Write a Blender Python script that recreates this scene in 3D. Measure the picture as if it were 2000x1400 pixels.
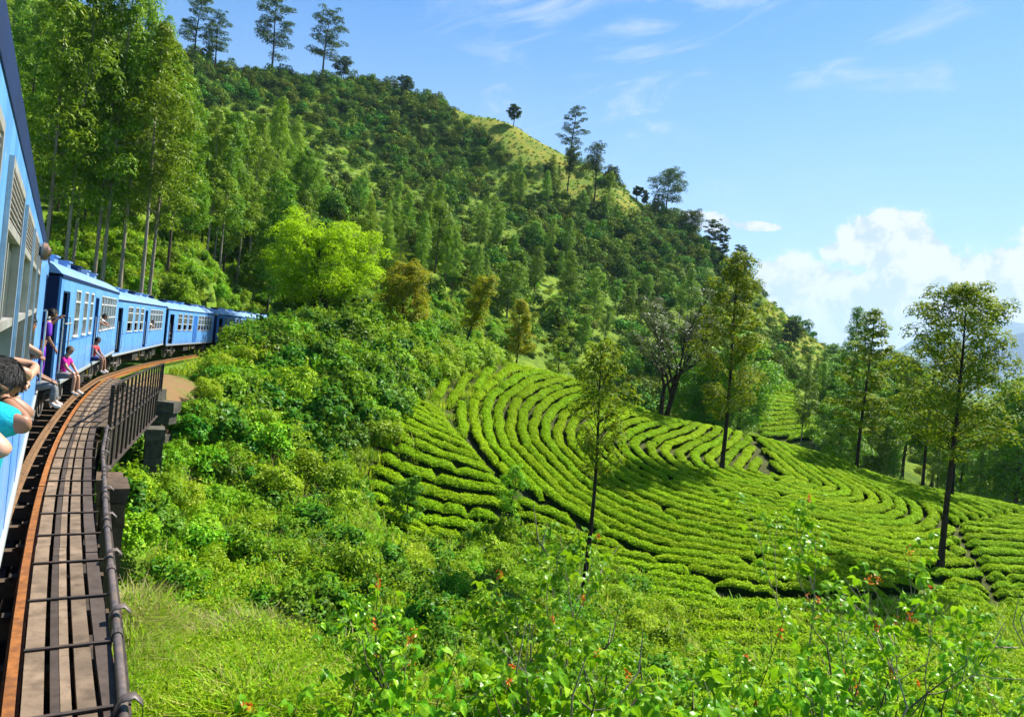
import bpy, math, random
import numpy as np
from mathutils import Vector, Matrix

for _o in list(bpy.data.objects):
    bpy.data.objects.remove(_o)
SC = bpy.context.scene
COL = SC.collection
rng = np.random.default_rng(7)

# ------------------------------------------------------------------ camera
# the photographer leans out of a carriage window, 2.75 m above the rails, camera rolled a little
F = 1450.0
ROLL = math.atan(0.10)
CR, SR, VH, CAMH = math.cos(ROLL), math.sin(ROLL), 23.9, 2.75
cam = bpy.data.cameras.new('camera')
cam.sensor_width = 36.0
cam.sensor_fit = 'HORIZONTAL'
cam.lens = 36.0 * F / 2000.0
cam.shift_x = -(VH * SR) / 2000.0
cam.shift_y = -(VH * CR) / 2000.0
cam.clip_start = 0.05
cam.clip_end = 40000
camo = bpy.data.objects.new('camera', cam)
COL.objects.link(camo)
camo.matrix_world = Matrix.Translation((0, 0, CAMH)) @ Matrix.Rotation(math.radians(90), 4, 'X') @ Matrix.Rotation(ROLL, 4, 'Z')
SC.camera = camo

# ------------------------------------------------------------------ light
SUN_EL, SUN_AZ = math.radians(52), math.radians(48)
SUNV = Vector((math.cos(SUN_EL) * math.sin(SUN_AZ), math.cos(SUN_EL) * math.cos(SUN_AZ), math.sin(SUN_EL)))
sl = bpy.data.lights.new('sun', 'SUN')
sl.energy = 5.0
sl.angle = math.radians(0.53)
sl.color = (1.0, 0.95, 0.84)
so = bpy.data.objects.new('sun', sl)
COL.objects.link(so)
so.rotation_euler = (-SUNV).to_track_quat('-Z', 'Y').to_euler()

SC.view_settings.view_transform = 'Standard'
SC.view_settings.look = 'None'
SC.view_settings.gamma = 1.0
SC.view_settings.use_curve_mapping = False
SC.view_settings.exposure = 1.35
SC.render.engine = 'CYCLES'
cy = SC.cycles
cy.max_bounces = 6
cy.diffuse_bounces = 3
cy.glossy_bounces = 2
cy.transmission_bounces = 4
cy.transparent_max_bounces = 8
cy.volume_bounces = 0
cy.use_denoising = True
cy.use_adaptive_sampling = True
cy.adaptive_threshold = 0.02
cy.caustics_reflective = False
cy.caustics_refractive = False


# ------------------------------------------------------------------ node helper
class NT:
    """tiny expression helper for node trees"""
    def __init__(s, tree):
        s.t = tree; s.N = tree.nodes; s.L = tree.links
    def node(s, typ, **kw):
        n = s.N.new(typ)
        for k, v in kw.items():
            setattr(n, k, v)
        return n
    def put(s, sock, v):
        if isinstance(v, bpy.types.NodeSocket):
            s.L.new(v, sock)
        elif v is not None:
            try:
                sock.default_value = v
            except Exception:
                sock.default_value = tuple(v) + (1.0,)
    def m(s, op, a, b=None, c=None, clamp=False):
        n = s.node('ShaderNodeMath', operation=op, use_clamp=clamp)
        s.put(n.inputs[0], a)
        if b is not None: s.put(n.inputs[1], b)
        if c is not None: s.put(n.inputs[2], c)
        return n.outputs[0]
    def mix(s, f, a, b, blend='MIX'):
        n = s.node('ShaderNodeMix', data_type='RGBA', blend_type=blend)
        s.put(n.inputs[0], f)
        for sock, v in ((n.inputs[6], a), (n.inputs[7], b)):
            if isinstance(v, (tuple, list)): v = tuple(v)[:3] + (1.0,)
            s.put(sock, v)
        return n.outputs[2]
    def noise(s, vec, scale, detail=3, rough=0.55, dist=0.0):
        n = s.node('ShaderNodeTexNoise')
        if vec is not None: s.L.new(vec, n.inputs['Vector'])
        n.inputs['Scale'].default_value = scale
        n.inputs['Detail'].default_value = detail
        n.inputs['Roughness'].default_value = rough
        n.inputs['Distortion'].default_value = dist
        return n.outputs[0]
    def ramp(s, f, a, b):
        n = s.node('ShaderNodeMapRange', interpolation_type='SMOOTHSTEP')
        s.put(n.inputs[0], f); s.put(n.inputs[1], a); s.put(n.inputs[2], b)
        return n.outputs[0]
    def comb(s, x, y, z):
        n = s.node('ShaderNodeCombineXYZ')
        for i, v in enumerate((x, y, z)): s.put(n.inputs[i], v)
        return n.outputs[0]


def azel(px, py):
    u, v = px - 1000, 700 - py
    up, rel = u * CR - v * SR, u * SR + v * CR - VH
    return math.atan2(up, F), math.atan2(rel, math.hypot(F, up))


# ------------------------------------------------------------------ sky and clouds
W = bpy.data.worlds.new('World')
SC.world = W
W.use_nodes = True
w = NT(W.node_tree)
w.N.clear()
sky = w.node('ShaderNodeTexSky', sky_type='NISHITA', sun_disc=False)
sky.sun_elevation = SUN_EL
sky.sun_rotation = SUN_AZ
sky.altitude = 1500
sky.air_density = 1.0
sky.dust_density = 0.6
sky.ozone_density = 1.2
tc = w.node('ShaderNodeTexCoord').outputs['Generated']
sp = w.node('ShaderNodeSeparateXYZ'); w.L.new(tc, sp.inputs[0])
AZ = w.m('ARCTAN2', sp.outputs[0], sp.outputs[1])
EL = w.m('ARCSINE', sp.outputs[2])
# cumulus: heaps of puffs low over the horizon, edges broken up by noise
n1 = w.noise(tc, 14.0, 6, 0.62)
n2 = w.noise(tc, 34.0, 4, 0.6)
nz = w.m('ADD', w.m('MULTIPLY', w.m('SUBTRACT', n1, 0.5), 1.5), w.m('MULTIPLY', w.m('SUBTRACT', n2, 0.5), 0.8))
puffs = [(1725, 470, 105, 60), (1655, 492, 60, 22), (1800, 500, 70, 50), (1850, 550, 130, 75), (1960, 550, 100, 100),
         (1535, 575, 115, 85), (1620, 595, 110, 75), (1760, 610, 120, 75), (1385, 434, 62, 24), (1475, 442, 60, 9),
         (1700, 690, 330, 95), (1900, 640, 200, 100), (1480, 690, 190, 90), (1800, 770, 480, 100), (2040, 490, 70, 75), (1500, 650, 150, 70), (2250, 560, 150, 120),
         (2500, 600, 200, 90), (2900, 560, 250, 120), (-500, 520, 200, 90), (-1200, 480, 300, 120)]
fld = None
for (px, py, rx, ry) in puffs:
    a, e = azel(px, py)
    k = math.cos(a) if abs(a) < 1.2 else 0.4
    dx = w.m('DIVIDE', w.m('SUBTRACT', AZ, a), rx / F * k * k)
    dy = w.m('DIVIDE', w.m('SUBTRACT', EL, e), ry / F * k)
    d = w.m('SUBTRACT', 1.0, w.m('SQRT', w.m('ADD', w.m('MULTIPLY', dx, dx), w.m('MULTIPLY', dy, dy))))
    fld = d if fld is None else w.m('SMOOTH_MAX', fld, d, 0.25)
cum = w.ramp(w.m('ADD', fld, nz), -0.06, 0.20)
# thin white veil low down
veil = w.m('MULTIPLY', w.ramp(EL, 0.50, 0.0), w.m('ADD', 0.52, w.m('MULTIPLY', w.noise(tc, 4.0, 3), 0.5)))
# cirrus streaks: noise drawn out along the wind
CAZ = w.m('SUBTRACT', AZ, 0.27); CEL = w.m('ADD', EL, 0.075)
cv = w.comb(w.m('ADD', w.m('MULTIPLY', CAZ, 2.6), w.m('MULTIPLY', CEL, 4.0)), w.m('ADD', w.m('MULTIPLY', CEL, 11.0), w.m('MULTIPLY', CAZ, -3.4)), 1.7)
cn = w.noise(cv, 1.5, 8, 0.60, 0.9)
cbig = w.noise(w.comb(w.m('ADD', CAZ, 0.95), w.m('MULTIPLY', CEL, 1.5), 4.1), 2.6, 2)
cir = w.m('MULTIPLY', w.ramp(cn, 0.43, 0.80), w.m('MULTIPLY', w.ramp(cbig, 0.36, 0.58), 0.8))
# puffs are lit from above and from the sun's side
dn = w.node('ShaderNodeVectorMath', operation='ADD'); w.L.new(tc, dn.inputs[0]); dn.inputs[1].default_value = (0.012, 0.0, 0.020)
m1 = w.noise(dn.outputs[0], 14.0, 6, 0.62); m2 = w.noise(dn.outputs[0], 34.0, 4, 0.6)
slope = w.m('ADD', w.m('SUBTRACT', n1, m1), w.m('MULTIPLY', w.m('SUBTRACT', n2, m2), 0.5))
shade = w.m('MULTIPLY', w.ramp(slope, -0.12, 0.06), w.ramp(EL, -0.02, 0.10))
ccol = w.mix(shade, (0.252, 0.300, 0.350), (0.374, 0.378, 0.380))
vcol = w.mix(w.m('MAXIMUM', cum, cir), (0.215, 0.290, 0.375), ccol)
bg1 = w.node('ShaderNodeBackground')
skc = w.node('ShaderNodeHueSaturation'); skc.inputs['Saturation'].default_value = 1.35
w.L.new(sky.outputs[0], skc.inputs['Color'])
w.L.new(skc.outputs[0], bg1.inputs[0]); bg1.inputs[1].default_value = 0.078
bg2 = w.node('ShaderNodeBackground'); w.L.new(vcol, bg2.inputs[0]); bg2.inputs[1].default_value = 1.0
mx = w.node('ShaderNodeMixShader')
mask = w.m('MAXIMUM', w.m('MAXIMUM', cum, cir), veil)
w.L.new(mask, mx.inputs[0]); w.L.new(bg1.outputs[0], mx.inputs[1]); w.L.new(bg2.outputs[0], mx.inputs[2])
wo = w.node('ShaderNodeOutputWorld'); w.L.new(mx.outputs[0], wo.inputs[0])


# ------------------------------------------------------------------ materials
def new_mat(name):
    m = bpy.data.materials.new(name); m.use_nodes = True
    t = NT(m.node_tree); t.N.clear()
    out = t.node('ShaderNodeOutputMaterial')
    b = t.node('ShaderNodeBsdfPrincipled')
    t.L.new(b.outputs[0], out.inputs[0])
    return m, t, b, out


def leaf_mat(name, c1, c2, c3=None, transl=0.35, rough=0.42, ovar=0.12, spec=0.45, tcol=None):
    """foliage: colour differs leaf by leaf and a little plant by plant; light shines through"""
    m, t, b, out = new_mat(name)
    geo = t.node('ShaderNodeNewGeometry')
    oi = t.node('ShaderNodeObjectInfo')
    r = geo.outputs['Random Per Island']
    col = t.mix(r, c1, c2)
    if c3 is not None:
        col = t.mix(t.ramp(t.m('FRACT', t.m('MULTIPLY', r, 7.13)), 0.80, 0.86), col, c3)
    hs = t.node('ShaderNodeHueSaturation')
    t.put(hs.inputs['Hue'], t.m('ADD', 0.5, t.m('MULTIPLY', t.m('SUBTRACT', oi.outputs['Random'], 0.5), ovar * 0.35)))
    t.put(hs.inputs['Value'], t.m('ADD', 1.0, t.m('MULTIPLY', t.m('SUBTRACT', t.m('FRACT', t.m('MULTIPLY', oi.outputs['Random'], 13.7)), 0.5), ovar * 4.0)))
    t.L.new(col, hs.inputs['Color'])
    t.L.new(hs.outputs[0], b.inputs['Base Color'])
    b.inputs['Roughness'].default_value = rough
    b.inputs['Specular IOR Level'].default_value = spec
    tr = t.node('ShaderNodeBsdfTranslucent')
    tm = t.mix(0.5, hs.outputs[0], tcol or (0.30, 0.42, 0.02))
    t.L.new(tm, tr.inputs[0])
    mx = t.node('ShaderNodeMixShader'); mx.inputs[0].default_value = transl
    t.L.new(b.outputs[0], mx.inputs[1]); t.L.new(tr.outputs[0], mx.inputs[2])
    t.L.new(mx.outputs[0], out.inputs[0])
    return m


def solid_mat(name, c, rough=0.6, var=0.15, scale=6.0, metal=0.0, spec=0.5, dirt=None, dirt_amt=0.5, dscale=2.0, bump=0.0, stretch=(1, 1, 1), coat=0.0):
    m, t, b, out = new_mat(name)
    tc = t.node('ShaderNodeTexCoord').outputs['Object']
    mp = t.node('ShaderNodeMapping'); mp.inputs['Scale'].default_value = stretch
    t.L.new(tc, mp.inputs['Vector']); v = mp.outputs[0]
    n = t.noise(v, scale, 5, 0.6)
    lo = tuple(x * (1 - var) for x in c); hi = tuple(min(1, x * (1 + var)) for x in c)
    col = t.mix(t.ramp(n, 0.3, 0.7), lo, hi)
    if dirt is not None:
        col = t.mix(t.m('MULTIPLY', t.ramp(t.noise(v, dscale, 6, 0.65), 0.48, 0.68), dirt_amt), col, dirt)
    oi = t.node('ShaderNodeObjectInfo')
    hs = t.node('ShaderNodeHueSaturation')
    t.put(hs.inputs['Value'], t.m('ADD', 1.0 - var * 0.6, t.m('MULTIPLY', oi.outputs['Random'], var * 1.2)))
    t.L.new(col, hs.inputs['Color']); t.L.new(hs.outputs[0], b.inputs['Base Color'])
    b.inputs['Roughness'].default_value = rough
    b.inputs['Metallic'].default_value = metal
    b.inputs['Specular IOR Level'].default_value = spec
    b.inputs['Coat Weight'].default_value = coat
    if bump > 0:
        bp = t.node('ShaderNodeBump'); bp.inputs['Strength'].default_value = bump; bp.inputs['Distance'].default_value = 0.02
        t.L.new(t.noise(v, scale * 3, 6, 0.7), bp.inputs['Height']); t.L.new(bp.outputs[0], b.inputs['Normal'])
    return m


# ------------------------------------------------------------------ mesh helpers
def raw_mesh(name, V, Q, mat, smooth=False):
    """V (n,3) vertices, Q (m,k) faces"""
    V = np.asarray(V, dtype=np.float32); Q = np.asarray(Q, dtype=np.int32)
    me = bpy.data.meshes.new(name)
    k = Q.shape[1]
    me.vertices.add(len(V)); me.vertices.foreach_set('co', V.ravel())
    me.loops.add(Q.size); me.loops.foreach_set('vertex_index', Q.ravel())
    me.polygons.add(len(Q)); me.polygons.foreach_set('loop_start', np.arange(len(Q), dtype=np.int32) * k)
    if smooth:
        me.polygons.foreach_set('use_smooth', np.ones(len(Q), dtype=bool))
    me.update(calc_edges=True)
    if mat: me.materials.append(mat)
    return me


class Acc:
    """collects quads (numpy) for one mesh"""
    def __init__(s): s.V = []; s.Q = []; s.n = 0
    def add(s, V, Q):
        s.V.append(np.asarray(V, dtype=np.float32)); s.Q.append(np.asarray(Q, dtype=np.int32) + s.n); s.n += len(V)
    def mesh(s, name, mat, smooth=False):
        return raw_mesh(name, np.concatenate(s.V), np.concatenate(s.Q), mat, smooth)


def tube(acc, pts, rad, sides=6):
    pts = np.asarray(pts, dtype=float); n = len(pts)
    rad = np.broadcast_to(np.asarray(rad, dtype=float), (n,))
    T = np.gradient(pts, axis=0); T /= np.linalg.norm(T, axis=1)[:, None] + 1e-9
    ref = np.where(np.abs(T[:, 2:3]) > 0.9, np.array([[1.0, 0, 0]]), np.array([[0, 0, 1.0]]))
    A = np.cross(T, ref); A /= np.linalg.norm(A, axis=1)[:, None] + 1e-9
    B = np.cross(T, A)
    th = np.linspace(0, 2 * math.pi, sides, endpoint=False)
    V = pts[:, None, :] + rad[:, None, None] * (np.cos(th)[None, :, None] * A[:, None, :] + np.sin(th)[None, :, None] * B[:, None, :])
    V = V.reshape(-1, 3)
    i = np.arange(n - 1)[:, None] * sides; j = np.arange(sides)[None, :]; j2 = (j + 1) % sides
    Q = np.stack([i + j, i + j2, i + sides + j2, i + sides + j], axis=-1).reshape(-1, 4)
    acc.add(V, Q)


def unit(a):
    return a / (np.linalg.norm(a, axis=-1, keepdims=True) + 1e-9)


def leaves(acc, P, N, L, Wd, r, fold=0.22, D=None):
    """one folded four-cornered leaf per point"""
    n = len(P); N = unit(N)
    if D is None:
        D = r.normal(size=(n, 3))
    D = D - N * np.sum(D * N, axis=1, keepdims=True); D = unit(D)
    B = np.cross(N, D)
    L = np.broadcast_to(L, (n,))[:, None]; Wd = np.broadcast_to(Wd, (n,))[:, None]
    V = np.stack([P - D * L * .5, P + B * Wd * .5 + N * fold * Wd, P + D * L * .5 - N * fold * L * .3, P - B * Wd * .5 + N * fold * Wd], axis=1).reshape(-1, 3)
    acc.add(V, np.arange(n * 4).reshape(n, 4))


def sph(n, r):
    return unit(r.normal(size=(n, 3)))


def link(name, me, parent=None):
    o = bpy.data.objects.new(name, me); COL.objects.link(o)
    if parent is not None: o.parent = parent
    return o


def tag(o, label=None, cat=None, group=None, kind=None):
    if label: o['label'] = label
    if cat: o['category'] = cat
    if group: o['group'] = group
    if kind: o['kind'] = kind
    return o


def empty(name, loc=(0, 0, 0), rz=0.0):
    o = bpy.data.objects.new(name, None); COL.objects.link(o)
    o.location = loc; o.rotation_euler = (0, 0, rz); o.empty_display_size = 0.2
    return o


class MB:
    """boxes, bars, cylinders and prisms for one hard-edged mesh"""
    def __init__(s): s.V = []; s.Fc = []
    def raw(s, V, Fc):
        k = len(s.V); s.V += [tuple(v) for v in V]; s.Fc += [tuple(i + k for i in f) for f in Fc]
    def box(s, x0, x1, y0, y1, z0, z1):
        s.raw([(x0, y0, z0), (x1, y0, z0), (x1, y1, z0), (x0, y1, z0), (x0, y0, z1), (x1, y0, z1), (x1, y1, z1), (x0, y1, z1)],
              [(0, 3, 2, 1), (4, 5, 6, 7), (0, 1, 5, 4), (1, 2, 6, 5), (2, 3, 7, 6), (3, 0, 4, 7)])
    def bar(s, p0, p1, wd, ht, up=(0, 0, 1)):
        p0 = Vector(p0); p1 = Vector(p1); d = (p1 - p0).normalized(); u = Vector(up)
        a = d.cross(u)
        if a.length < 1e-4: a = d.cross(Vector((1, 0, 0)))
        a.normalize(); b = a.cross(d)
        V = []
        for p in (p0, p1):
            for (i, j) in ((-1, -1), (1, -1), (1, 1), (-1, 1)):
                V.append(p + a * (i * wd / 2) + b * (j * ht / 2))
        s.raw(V, [(0, 1, 2, 3), (7, 6, 5, 4), (0, 4, 5, 1), (1, 5, 6, 2), (2, 6, 7, 3), (3, 7, 4, 0)])
    def cyl(s, p0, p1, r, n=10, r1=None):
        p0 = Vector(p0); p1 = Vector(p1); d = (p1 - p0).normalized()
        a = d.orthogonal().normalized(); b = d.cross(a); r1 = r if r1 is None else r1
        V = []
        for p, q in ((p0, r), (p1, r1)):
            for i in range(n):
                t = 2 * math.pi * i / n
                V.append(p + a * (q * math.cos(t)) + b * (q * math.sin(t)))
        Fc = [(i, (i + 1) % n, n + (i + 1) % n, n + i) for i in range(n)] + [tuple(range(n - 1, -1, -1)), tuple(range(n, 2 * n))]
        s.raw(V, Fc)
    def sweep(s, pts, prof, up=(0, 0, 1), closed=True):
        """profile (list of (a,b): a sideways to the right of travel, b up) along a path"""
        pts = [Vector(p) for p in pts]; n = len(prof); V = []
        for i, p in enumerate(pts):
            d = (pts[min(i + 1, len(pts) - 1)] - pts[max(i - 1, 0)]).normalized()
            a = d.cross(Vector(up)).normalized(); b = a.cross(d)
            V += [p + a * q[0] + b * q[1] for q in prof]
        Fc = []
        m = n if closed else n - 1
        for i in range(len(pts) - 1):
            for j in range(m):
                k = (j + 1) % n
                Fc.append((i * n + j, i * n + k, (i + 1) * n + k, (i + 1) * n + j))
        if closed:
            Fc.append(tuple(range(n - 1, -1, -1))); Fc.append(tuple(range((len(pts) - 1) * n, len(pts) * n)))
        s.raw(V, Fc)
    def mesh(s, name, mat, smooth=False):
        me = bpy.data.meshes.new(name); me.from_pydata(s.V, [], s.Fc); me.update()
        if smooth:
            me.polygons.foreach_set('use_smooth', np.ones(len(me.polygons), dtype=bool))
        if mat: me.materials.append(mat)
        return me
    def build(s, name, mat, parent=None, smooth=False):
        return link(name, s.mesh(name, mat, smooth), parent)


# ------------------------------------------------------------------ photograph <-> world
def up(px, py):
    u, v = px - 1000.0, 700.0 - py
    return u * CR - v * SR, u * SR + v * CR - VH


def at(px, py, Y):
    a, b = up(px, py)
    return np.array([a / F * Y, Y, CAMH + b / F * Y])


def proj(P):
    P = np.atleast_2d(P)
    a = P[:, 0] / P[:, 1] * F; b = (P[:, 2] - CAMH) / P[:, 1] * F + VH
    return a * CR + b * SR + 1000, 700 - (-a * SR + b * CR)


def inside(poly, x, y):
    x = np.asarray(x); y = np.asarray(y); c = np.zeros(x.shape, bool); n = len(poly)
    for i in range(n):
        x1, y1 = poly[i]; x2, y2 = poly[(i + 1) % n]
        if y1 == y2: continue
        cond = ((y1 > y) != (y2 > y)) & (x < (x2 - x1) * (y - y1) / (y2 - y1) + x1)
        c ^= cond
    return c
# ------------------------------------------------------------------ terrain
def track_z(Y):
    return np.interp(Y, [-10, 8, 18, 31, 37, 52, 60, 70, 110, 400], [0, 0, -.18, -.24, -.42, -.62, -.64, -.55, -.5, -.5])

RAILP = np.array([(0.0, 0.15), (3.0, -1.82), (4.9, -3.08), (8.53, -5.39), (11.23, -6.97), (13.62, -8.30), (18.7, -11.0), (25.3, -14.05), (31.5, -16.8),
                  (43.5, -21.4), (52, -24.0), (68.5, -27.3), (86, -29.0), (104, -29.0)])
_rc = np.polyfit(RAILP[:, 0], RAILP[:, 1], 4)
def rail_x(Y): return np.polyval(_rc, np.minimum(Y, 104)) + 0.0 * np.asarray(Y)

CP = []
def cp(px, py, Y, dz=0.0):
    p = at(px, py, Y); CP.append((p[0], p[1], p[2] + dz))
for a in [  # the ravine and the scrub slope (ground lies under the leaves)
    (270, 1390, 15.5), (500, 1390, 16), (700, 1390, 17), (1000, 1390, 18), (1400, 1390, 22), (2000, 1390, 25),
    (300, 1150, 23), (300, 1000, 28), (300, 900, 31), (500, 1200, 22), (500, 1050, 30), (700, 1200, 24), (700, 1050, 32), (850, 1100, 33), (1000, 1180, 31)]:
    cp(*a, dz=-.5)
for a in [(400, 950, 32), (400, 850, 36), (400, 760, 38), (500, 950, 35), (550, 850, 40), (550, 750, 46), (580, 660, 56), (600, 610, 64), (680, 930, 38),
          (720, 800, 46), (720, 700, 54), (720, 650, 62), (800, 740, 58), (900, 660, 72), (1000, 700, 79)]:
    cp(*a, dz=-1.5)
for a in [  # the tea mound
    (1030, 712, 78), (840, 765, 60), (900, 850, 52), (760, 965, 42), (850, 1045, 40), (1000, 965, 45), (1000, 855, 55), (1100, 785, 66), (1150, 744, 76), (1250, 800, 74),
    (1300, 814, 76), (1400, 834, 78), (1200, 905, 53), (1408, 930, 55), (1200, 1055, 42), (1400, 1085, 40), (1150, 1105, 38), (1300, 1185, 33), (1600, 1005, 47), (1600, 884, 74),
    (1700, 925, 70), (1835, 1125, 42), (1850, 965, 64), (2000, 988, 62), (2000, 1105, 46), (1950, 1255, 34), (1500, 1250, 30)]:
    cp(*a, dz=-.6)
CP += [(19, 100, -8), (42, 104, -13), (70, 100, -16), (12, 112, -6), (60, 80, -11.5), (95, 70, -13), (110, 120, -17)]
for a in [(1530, 750, 160), (1530, 850, 125), (1610, 870, 120), (1900, 905, 130), (1950, 965, 110), (1750, 880, 150), (2000, 880, 190)]:
    cp(*a)
for a in [  # the mountain
    (1000, 610, 130), (1000, 510, 170), (1000, 410, 215), (1000, 310, 260), (1000, 240, 285), (1250, 610, 180), (1250, 700, 140), (1250, 490, 230), (1250, 388, 270),
    (1400, 650, 185), (1400, 565, 240), (1400, 505, 285), (1500, 700, 190), (1500, 592, 290), (1600, 694, 300), (1550, 745, 185), (1650, 735, 300), (1700, 800, 300),
    (800, 600, 95), (800, 490, 150), (800, 390, 200), (800, 290, 250), (800, 190, 290), (600, 570, 90), (600, 490, 110), (600, 410, 150), (600, 310, 200), (600, 165, 290),
    (900, 210, 290), (700, 165, 290), (1100, 300, 278), (450, 560, 80), (400, 490, 88), (400, 410, 115), (400, 310, 160), (420, 150, 280), (200, 530, 66), (200, 440, 85), (200, 310, 120), (200, 130, 200),
    (200, 20, 260), (0, 320, 100), (0, 20, 200)]:
    cp(*a, dz=-1.0)
for a in [(1000, 240, 285, -26), (1250, 388, 270, -30), (1400, 505, 285, -22), (600, 165, 290, -18), (800, 190, 290, -22), (420, 150, 280, -12), (1500, 592, 290, -18)]:
    p = at(a[0], a[1], a[2]); CP.append((p[0] * 1.25, a[2] + 75, p[2] + a[3]))
CP += [(-10, 5, -5.2), (-22, 12, -4), (-32, 26, 0), (-25, -5, -5), (0, 0, -5.6), (10, 0, -6.2), (30, 0, -7.5), (5, 8, -6.0), (16, 10, -6.6), (-5, 12, -5.6), (-12, 20, -5.0), (-14, 26, -3.6),
       (-18.5, 34.5, -0.5), (-20, 33, -.6), (-24, 36, -.2), (-22, 45, -.9), (-26, 55, -1.0), (-29, 70, -.9), (-31, 88, -.8), (-31, 104, -.6), (-34, 50, 0.2), (-38, 66, .8),
       (-40, 40, 1.0), (-200, 100, 60), (-200, 260, 115), (-150, 380, 70), (200, 100, -16), (210, 250, -18), (250, 40, -13), (150, 20, -12), (100, -25, -9), (-100, -20, 8),
       (0, 440, 30), (180, 400, -18), (-60, -25, -4), (60, 15, -9), (-260, 0, 25)]
CP = np.array(CP)

def _tps_fit(P, lam=2.0):
    X = P[:, :2] / 50.0; n = len(X)
    d = np.linalg.norm(X[:, None] - X[None], axis=2)
    K = np.where(d > 0, d * d * np.log(d + 1e-12), 0) + lam * 1e-3 * np.eye(n)
    A = np.zeros((n + 3, n + 3)); A[:n, :n] = K; A[:n, n] = 1; A[:n, n + 1:] = X; A[n, :n] = 1; A[n + 1:, :n] = X.T
    b = np.zeros(n + 3); b[:n] = P[:, 2]
    return X, np.linalg.solve(A, b)
_TX, _TW = _tps_fit(CP)

def sstep(x, a, b):
    t = np.clip((x - a) / (b - a), 0, 1); return t * t * (3 - 2 * t)

_ph = np.random.default_rng(3).uniform(0, 6.28, (24, 2)); _kd = np.random.default_rng(4).normal(size=(24, 2))
def wob(x, y, s):
    z = 0
    for i in range(8):
        k = _kd[i] * (1 + i * .35) / s
        z = z + np.sin(k[0] * x + k[1] * y + _ph[i, 0]) / (1 + i * .5)
    return z / 3.0

def H(x, y):
    """height of the ground"""
    x = np.atleast_1d(np.asarray(x, float)); y = np.atleast_1d(np.asarray(y, float))
    shp = np.broadcast(x, y).shape; x = np.broadcast_to(x, shp).ravel(); y = np.broadcast_to(y, shp).ravel()
    z = np.zeros(len(x)); CH = 20000
    xc = np.clip(x, -300, 300); yc = np.clip(y, -60, 470)
    for i in range(0, len(x), CH):
        q = np.stack([xc[i:i + CH], yc[i:i + CH]], 1) / 50.0
        d = np.linalg.norm(q[:, None] - _TX[None], axis=2)
        U = np.where(d > 0, d * d * np.log(d + 1e-12), 0)
        n = len(_TX)
        z[i:i + CH] = U @ _TW[:n] + _TW[n] + q @ _TW[n + 1:]
    far = np.maximum(np.maximum(sstep(np.abs(x), 230, 420), sstep(y, 400, 560)), sstep(-y, 40, 140))
    z = z * (1 - far) + (-22 + 6 * wob(x, y, 160)) * far
    amp = np.interp(y, [0, 30, 100, 200], [.12, .2, .5, 2.2])
    z = z + amp * wob(x, y, 14) * (1 - far)
    # railway formation beyond the bridge
    rx = rail_x(y) - 1.1
    wgt = (1 - sstep(np.abs(x - rx), 2.2, 5.0)) * sstep(y, 31.5, 34) * (1 - sstep(y, 112, 125))
    z = z * (1 - wgt) + (track_z(y) - .42) * wgt
    return z.reshape(shp)

def h1(x, y): return float(H(x, y)[0])

def hit(px, py, y0=8.0, y1=420.0):
    """where the line of sight through a photograph pixel meets the ground"""
    Y = np.concatenate([np.arange(y0, 130, .5), np.arange(130, y1, 2.0)])
    a, b = up(px, py)
    X = a / F * Y; Z = CAMH + b / F * Y
    below = Z <= H(X, Y)
    i = int(np.argmax(below)) if below.any() else len(Y) - 1
    return np.array([X[i], Y[i], h1(X[i], Y[i])])

def axis(parts):
    out = []
    for a, b, s in parts: out.append(np.arange(a, b, s))
    return np.concatenate(out)
gx = axis([(-9000, -1200, 1300), (-1200, -300, 90), (-300, -75, 5), (-75, 110, 1.25), (110, 300, 5), (300, 1200, 90), (1200, 9001, 1300)])
gy = axis([(-3000, -140, 260), (-140, -20, 12), (-20, 110, 1.25), (110, 420, 3.5), (420, 1200, 60), (1200, 12001, 1200)])
GX, GY = np.meshgrid(gx, gy)
GZ = H(GX, GY)
nx, ny = len(gx), len(gy)
ii = (np.arange(ny - 1)[:, None] * nx + np.arange(nx - 1)[None, :])
Q = np.stack([ii, ii + 1, ii + nx + 1, ii + nx], -1).reshape(-1, 4)

# ground cover colour: dry golden grass on the bare ridge, soil in the tea, green elsewhere
TEA_POLYS = {
    'main': [(1400, 1132), (1232, 1066), (1142, 1014), (1010, 944), (930, 868), (870, 806), (990, 714), (1030, 708), (1130, 738), (1260, 790), (1330, 808), (1450, 838), (1600, 876), (1700, 903), (1770, 930), (1830, 985), (1868, 1040), (1932, 1132), (1850, 1120), (1770, 1150), (1600, 1165), (1500, 1150)],
    'left': [(700, 975), (725, 890), (775, 795), (800, 768), (845, 775), (900, 840), (960, 905), (1030, 985), (985, 1000), (905, 1055), (790, 1065), (760, 1010)],
    'top': [(832, 770), (845, 745), (990, 706), (1040, 706), (1010, 722), (880, 790)],
    'strip': [(1000, 930), (1060, 985), (1200, 1055), (1400, 1128), (1420, 1200), (1300, 1190), (1180, 1120), (1060, 1050), (1000, 1010)],
    'low': [(1330, 1200), (1420, 1140), (1500, 1165), (1600, 1180), (1770, 1165), (1850, 1125), (1930, 1140), (1990, 1260), (2060, 1330), (2060, 1420), (1300, 1420)],
    'corner': [(1864, 1022), (2060, 985), (2060, 1290), (1992, 1250), (1924, 1116)],
    'flank': [(1700, 905), (1780, 930), (1850, 955), (2060, 1000), (2040, 992), (1870, 1018), (1815, 985)],
    'far': [(1470, 735), (1530, 728), (1570, 775), (1625, 868), (1480, 850)],
}
mid = (GY.ravel() > 3)
PX, PY = np.full(GX.size, -9e3), np.full(GX.size, -9e3)
V = np.stack([GX.ravel(), GY.ravel(), GZ.ravel()], 1)
PX[mid], PY[mid] = proj(V[mid])
tea = np.zeros(GX.size)
near = (V[:, 1] < 95) & (V[:, 1] > 15)
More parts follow.
